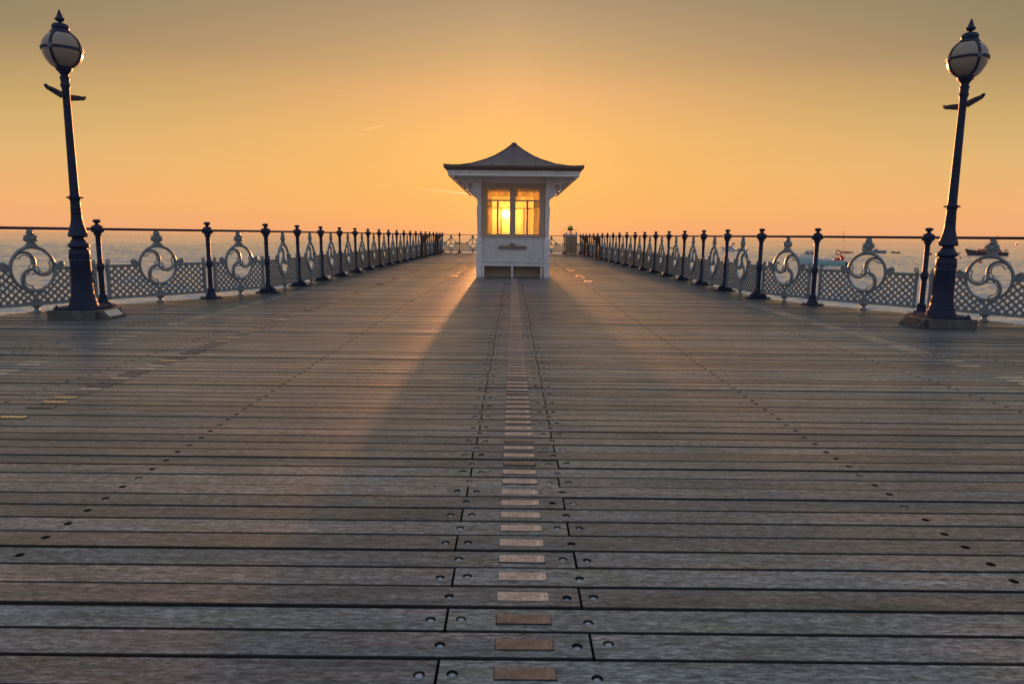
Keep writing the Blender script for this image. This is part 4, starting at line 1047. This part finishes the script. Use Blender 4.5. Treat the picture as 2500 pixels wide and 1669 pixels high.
# white launch
bt = boat_root('motor_launch', 1793, 262, 'white open launch with small cabin moored left of the turquoise boat', 'boat', R(4))
mb, gun = hull_mb(9.6, 2.8, 1.6, 1.0, .85); mb.obj('hull', [M['boat_white']], bt, smooth=50)
mb = MB(); gunwale(mb, gun, .07); mb.obj('gunwale', [M['rubber']], bt)
mb = MB(); mb.extr([[(-2.4, .9), (-.3, .85), (-.5, 2.2), (-1.9, 2.1), (-2.3, 1.7)]], -.8, .8); cabn = mb.obj('cabin', [M['boat_white']], bt, bevel=.03)
for a in (-1.95, -1.2): MB().box(a, a + .55, -.82, -.801, 1.5, 1.95).obj('window', [M['boat_glass']], cabn)
mb = MB(); mb.tube([(-.7, 0, 2.0), (.1, 0, 3.5)], .05, 6); mb.ball((-.3, 0, 2.9), .42, 10, sc=(1.2, .5, .7)); mb.tube([(-.9, 0, 2.7), (.4, 0, 2.5)], .06, 6); mb.obj('furled_gear', [M['brown_board']], bt)
mb = MB(); mb.box(.8, 1.6, -.5, .5, .8, 1.15); mb.box(4.2, 4.5, -.2, .2, .8, 1.5); mb.obj('deck_gear', [M['boat_grey']], bt)
# grey workboat
bt = boat_root('work_boat', 2135, 264, 'blue grey work boat moored behind the finial between post and lamp', 'boat', R(-4)); bt.scale = (.87, .9, 1)
mb, gun = hull_mb(9.8, 3.0, 1.75, .95, .9); mb.obj('hull', [M['boat_grey']], bt, smooth=50)
mb = MB(); gunwale(mb, gun, .09); mb.obj('gunwale', [M['boat_white']], bt)
mb = MB(); mb.extr([[(-2.6, 1.0), (-.6, .9), (-.7, 2.3), (-2.2, 2.3)]], -.8, .8); mb.obj('wheelhouse', [M['boat_grey']], bt, bevel=.03)
mb = MB(); mb.tube([(.4, 0, .9), (1.5, 0, 3.6)], .05, 6); mb.tube([(1.1, 0, .9), (.9, 0, 2.0)], .05, 6); mb.tube([(-.1, 0, 1.4), (2.4, 0, 1.5)], .05, 6); mb.box(.2, 1.6, -.5, .5, .85, 1.4); mb.tube([(3.9, 0, .9), (3.9, 0, 1.6)], .05, 5); mb.obj('lifting_frame', [M['steel']], bt)
# orange lifeboat
bt = boat_root('rescue_lifeboat', 2410, 240, 'large dark hulled rescue boat with orange superstructure at far right', 'boat', R(2))
mb, gun = hull_mb(15.0, 4.2, 2.35, 1.25, 1.3, .4); mb.obj('hull', [M['boat_navy']], bt, smooth=50); bt.scale = (.84, .84, .9)
mb = MB(); gunwale(mb, gun, .09); mb.obj('gunwale', [M['boat_grey']], bt)
mb = MB(); mb.extr([[(-3.4, 1.2), (5.2, 1.0), (5.1, 2.1), (4.2, 2.2), (3.9, 4.0), (.2, 4.1), (-.6, 3.7), (-1.3, 2.4), (-3.2, 2.1)]], -1.5, 1.5); cabn = mb.obj('superstructure', [M['boat_orange']], bt, bevel=.08)
for a in (-.2, 1.0, 2.2): MB().box(a, a + .8, -1.53, -1.501, 2.9, 3.5).obj('window', [M['boat_glass']], cabn)
mb = MB(); mb.tube([(3.2, 0, 4.0), (3.3, 0, 8.0)], .08, 6); mb.tube([(2.6, 0, 5.4), (3.9, 0, 5.4)], .05, 5); mb.box(2.7, 3.7, -.3, .3, 4.0, 4.9); mb.obj('mast', [M['boat_orange']], bt)
MB().tube([(1.0, 0, 4.0), (1.0, 0, 5.0)], .05, 5).obj('aerial', [M['boat_grey']], bt)
mb = MB()
for g in gun:
    P_ = [v + Vector((0, 0, .8)) for v in g]; mb.tube(P_[1:8], .03, 5); mb.tube(P_[13:], .03, 5)
    for i_ in (1, 3, 5, 7, 13, 15, 16): mb.tube([g[i_], P_[i_]], .03, 5)
mb.obj('guard_rail', [M['boat_grey']], bt)
Mt = Matrix.Translation(bt.location) @ Matrix.Rotation(bt.rotation_euler.z, 4, 'Z') @ Matrix.Diagonal((.84, .84, .9, 1))
o = MB().tube([(.36 * math.cos(2 * PI * k / 24), 0, .36 * math.sin(2 * PI * k / 24)) for k in range(24)], .12, 8, closed=True).obj('life_ring', [M['boat_orange']])
o.location = Mt @ Vector((6.5, -1.9, 2.0)); tag(o, 'orange life ring on the stern rail of the rescue boat', 'life ring')
# small tenders and buoys
def tender(px, dist, L, mt, label, rz=0):
    bt = boat_root('dinghy', px, dist, label, 'dinghy', rz, 'small moored dinghies')
    mb, gun = hull_mb(L, L * .36, .62, .5, .42, .12); mb.obj('hull', [mt], bt, smooth=50)
    mb = MB(); gunwale(mb, gun, .05); mb.obj('gunwale', [M['rubber']], bt)
    mb = MB(); mb.box(-.15, .15, -L * .15, L * .15, .3, .36); mb.box(L * .22, L * .3, -L * .14, L * .14, .3, .36); mb.obj('thwart', [mt], bt)
tender(2065, 258, 3.9, M['boat_orange'], 'orange dinghy afloat just right of the turquoise boat mast')
tender(2189, 264, 3.2, M['boat_navy'], 'dark empty dinghy right of the blue grey work boat')
tender(1639, 316, 2.0, M['boat_navy'], 'tiny dark dinghy between railing posts left of the white launch')
tender(2337, 252, 2.6, M['boat_orange'], 'orange brown dinghy just right of the right lamp post pedestal')
def buoy(px, dist, r_, mt, label):
    x, y = sea_at(px, dist); mb = MB().ball((0, 0, r_ * .35), r_, 12); mb.lathe([(r_ * 1.25, r_ * .22), (r_ * 1.6, r_ * .12)], 8)
    o = mb.obj('mooring_buoy', [mt]); o.location = (x, y, SEA_Z); tag(o, label, 'buoy', 'mooring buoys on the water')
buoy(2274, 240, .55, M['float_red'], 'small red buoy left of the right lamp post pedestal')
buoy(2398, 158, .42, M['float_red'], 'red buoy seen through the rightmost railing roundel')
buoy(2348, 196, .32, M['rubber'], 'dark buoy right of the right lamp post neck ring')
buoy(1904, 140, .26, M['rubber'], 'dark buoy inside the roundel left of the turquoise boat')
buoy(2083, 256, .34, M['rubber'], 'dark buoy between the orange dinghy and the work boat')
buoy(2317, 150, .32, M['rubber'], 'dark buoy low beside the right lamp post band')
x, y = sea_at(2482, 1000)
bt = empty('channel_buoy', (x, y, SEA_Z)); tag(bt, 'red channel marker buoy near the horizon at far right', 'buoy')
MB().lathe([(-.5, 1.2), (1.0, 1.2), (1.1, .9)], 14).obj('buoy_body', [M['float_red']], bt); MB().lathe([(1.1, .7), (3.4, .25), (3.5, .4), (4.2, .35)], 8).obj('buoy_tower', [M['float_red']], bt)

# ------------------------------------------------------------------ contrails
def contrail(p0, p1, w_, label):
    a, b_ = Vector(p0), Vector(p1); L = (b_ - a).length; n = 24; vs = []
    pts = [(L * k / n, 0, 0) for k in range(n + 1)]
    mb = MB().tube(pts, [w_ * (.25 + 1.0 * math.sin(PI * min(1, (k / n) * .62 + .08)) * (1 if k < n - 2 else .5)) for k in range(n + 1)], 8, flat=.7)
    o = mb.obj('contrail', [M['contrail']]); d = (b_ - a)
    o.rotation_mode = 'QUATERNION'; o.rotation_quaternion = d.to_track_quat('X', 'Z'); o.location = a
    tag(o, label, 'contrail')
def far_pt(px, py, D):
    u = (px - 1250) / PXC; v = -(py - 834.5) / PXC; c_, s__ = math.cos(R(.586)), math.sin(R(.586))
    x = c_ * u - s__ * v; y = s__ * u + c_ * v; cp, sp = math.cos(R(8.75)), math.sin(R(8.75))
    d = Vector((x, cp + y * sp, -sp + y * cp)); return d * (D / d.y)
contrail(far_pt(975, 455, 40000), far_pt(1160, 475, 46000), 42, 'thin bright contrail running behind the left eave of the shelter')
FAINT = M['contrail'].copy(); FAINT.name = 'thin_vapour'
for n in FAINT.node_tree.nodes:
    if n.type == 'MATH' and n.operation == 'MULTIPLY': n.inputs[1].default_value = .09
M['contrail'] = FAINT
contrail(far_pt(866, 322, 26000), far_pt(936, 307, 27000), 24, 'short faint contrail high in the sky left of the shelter')
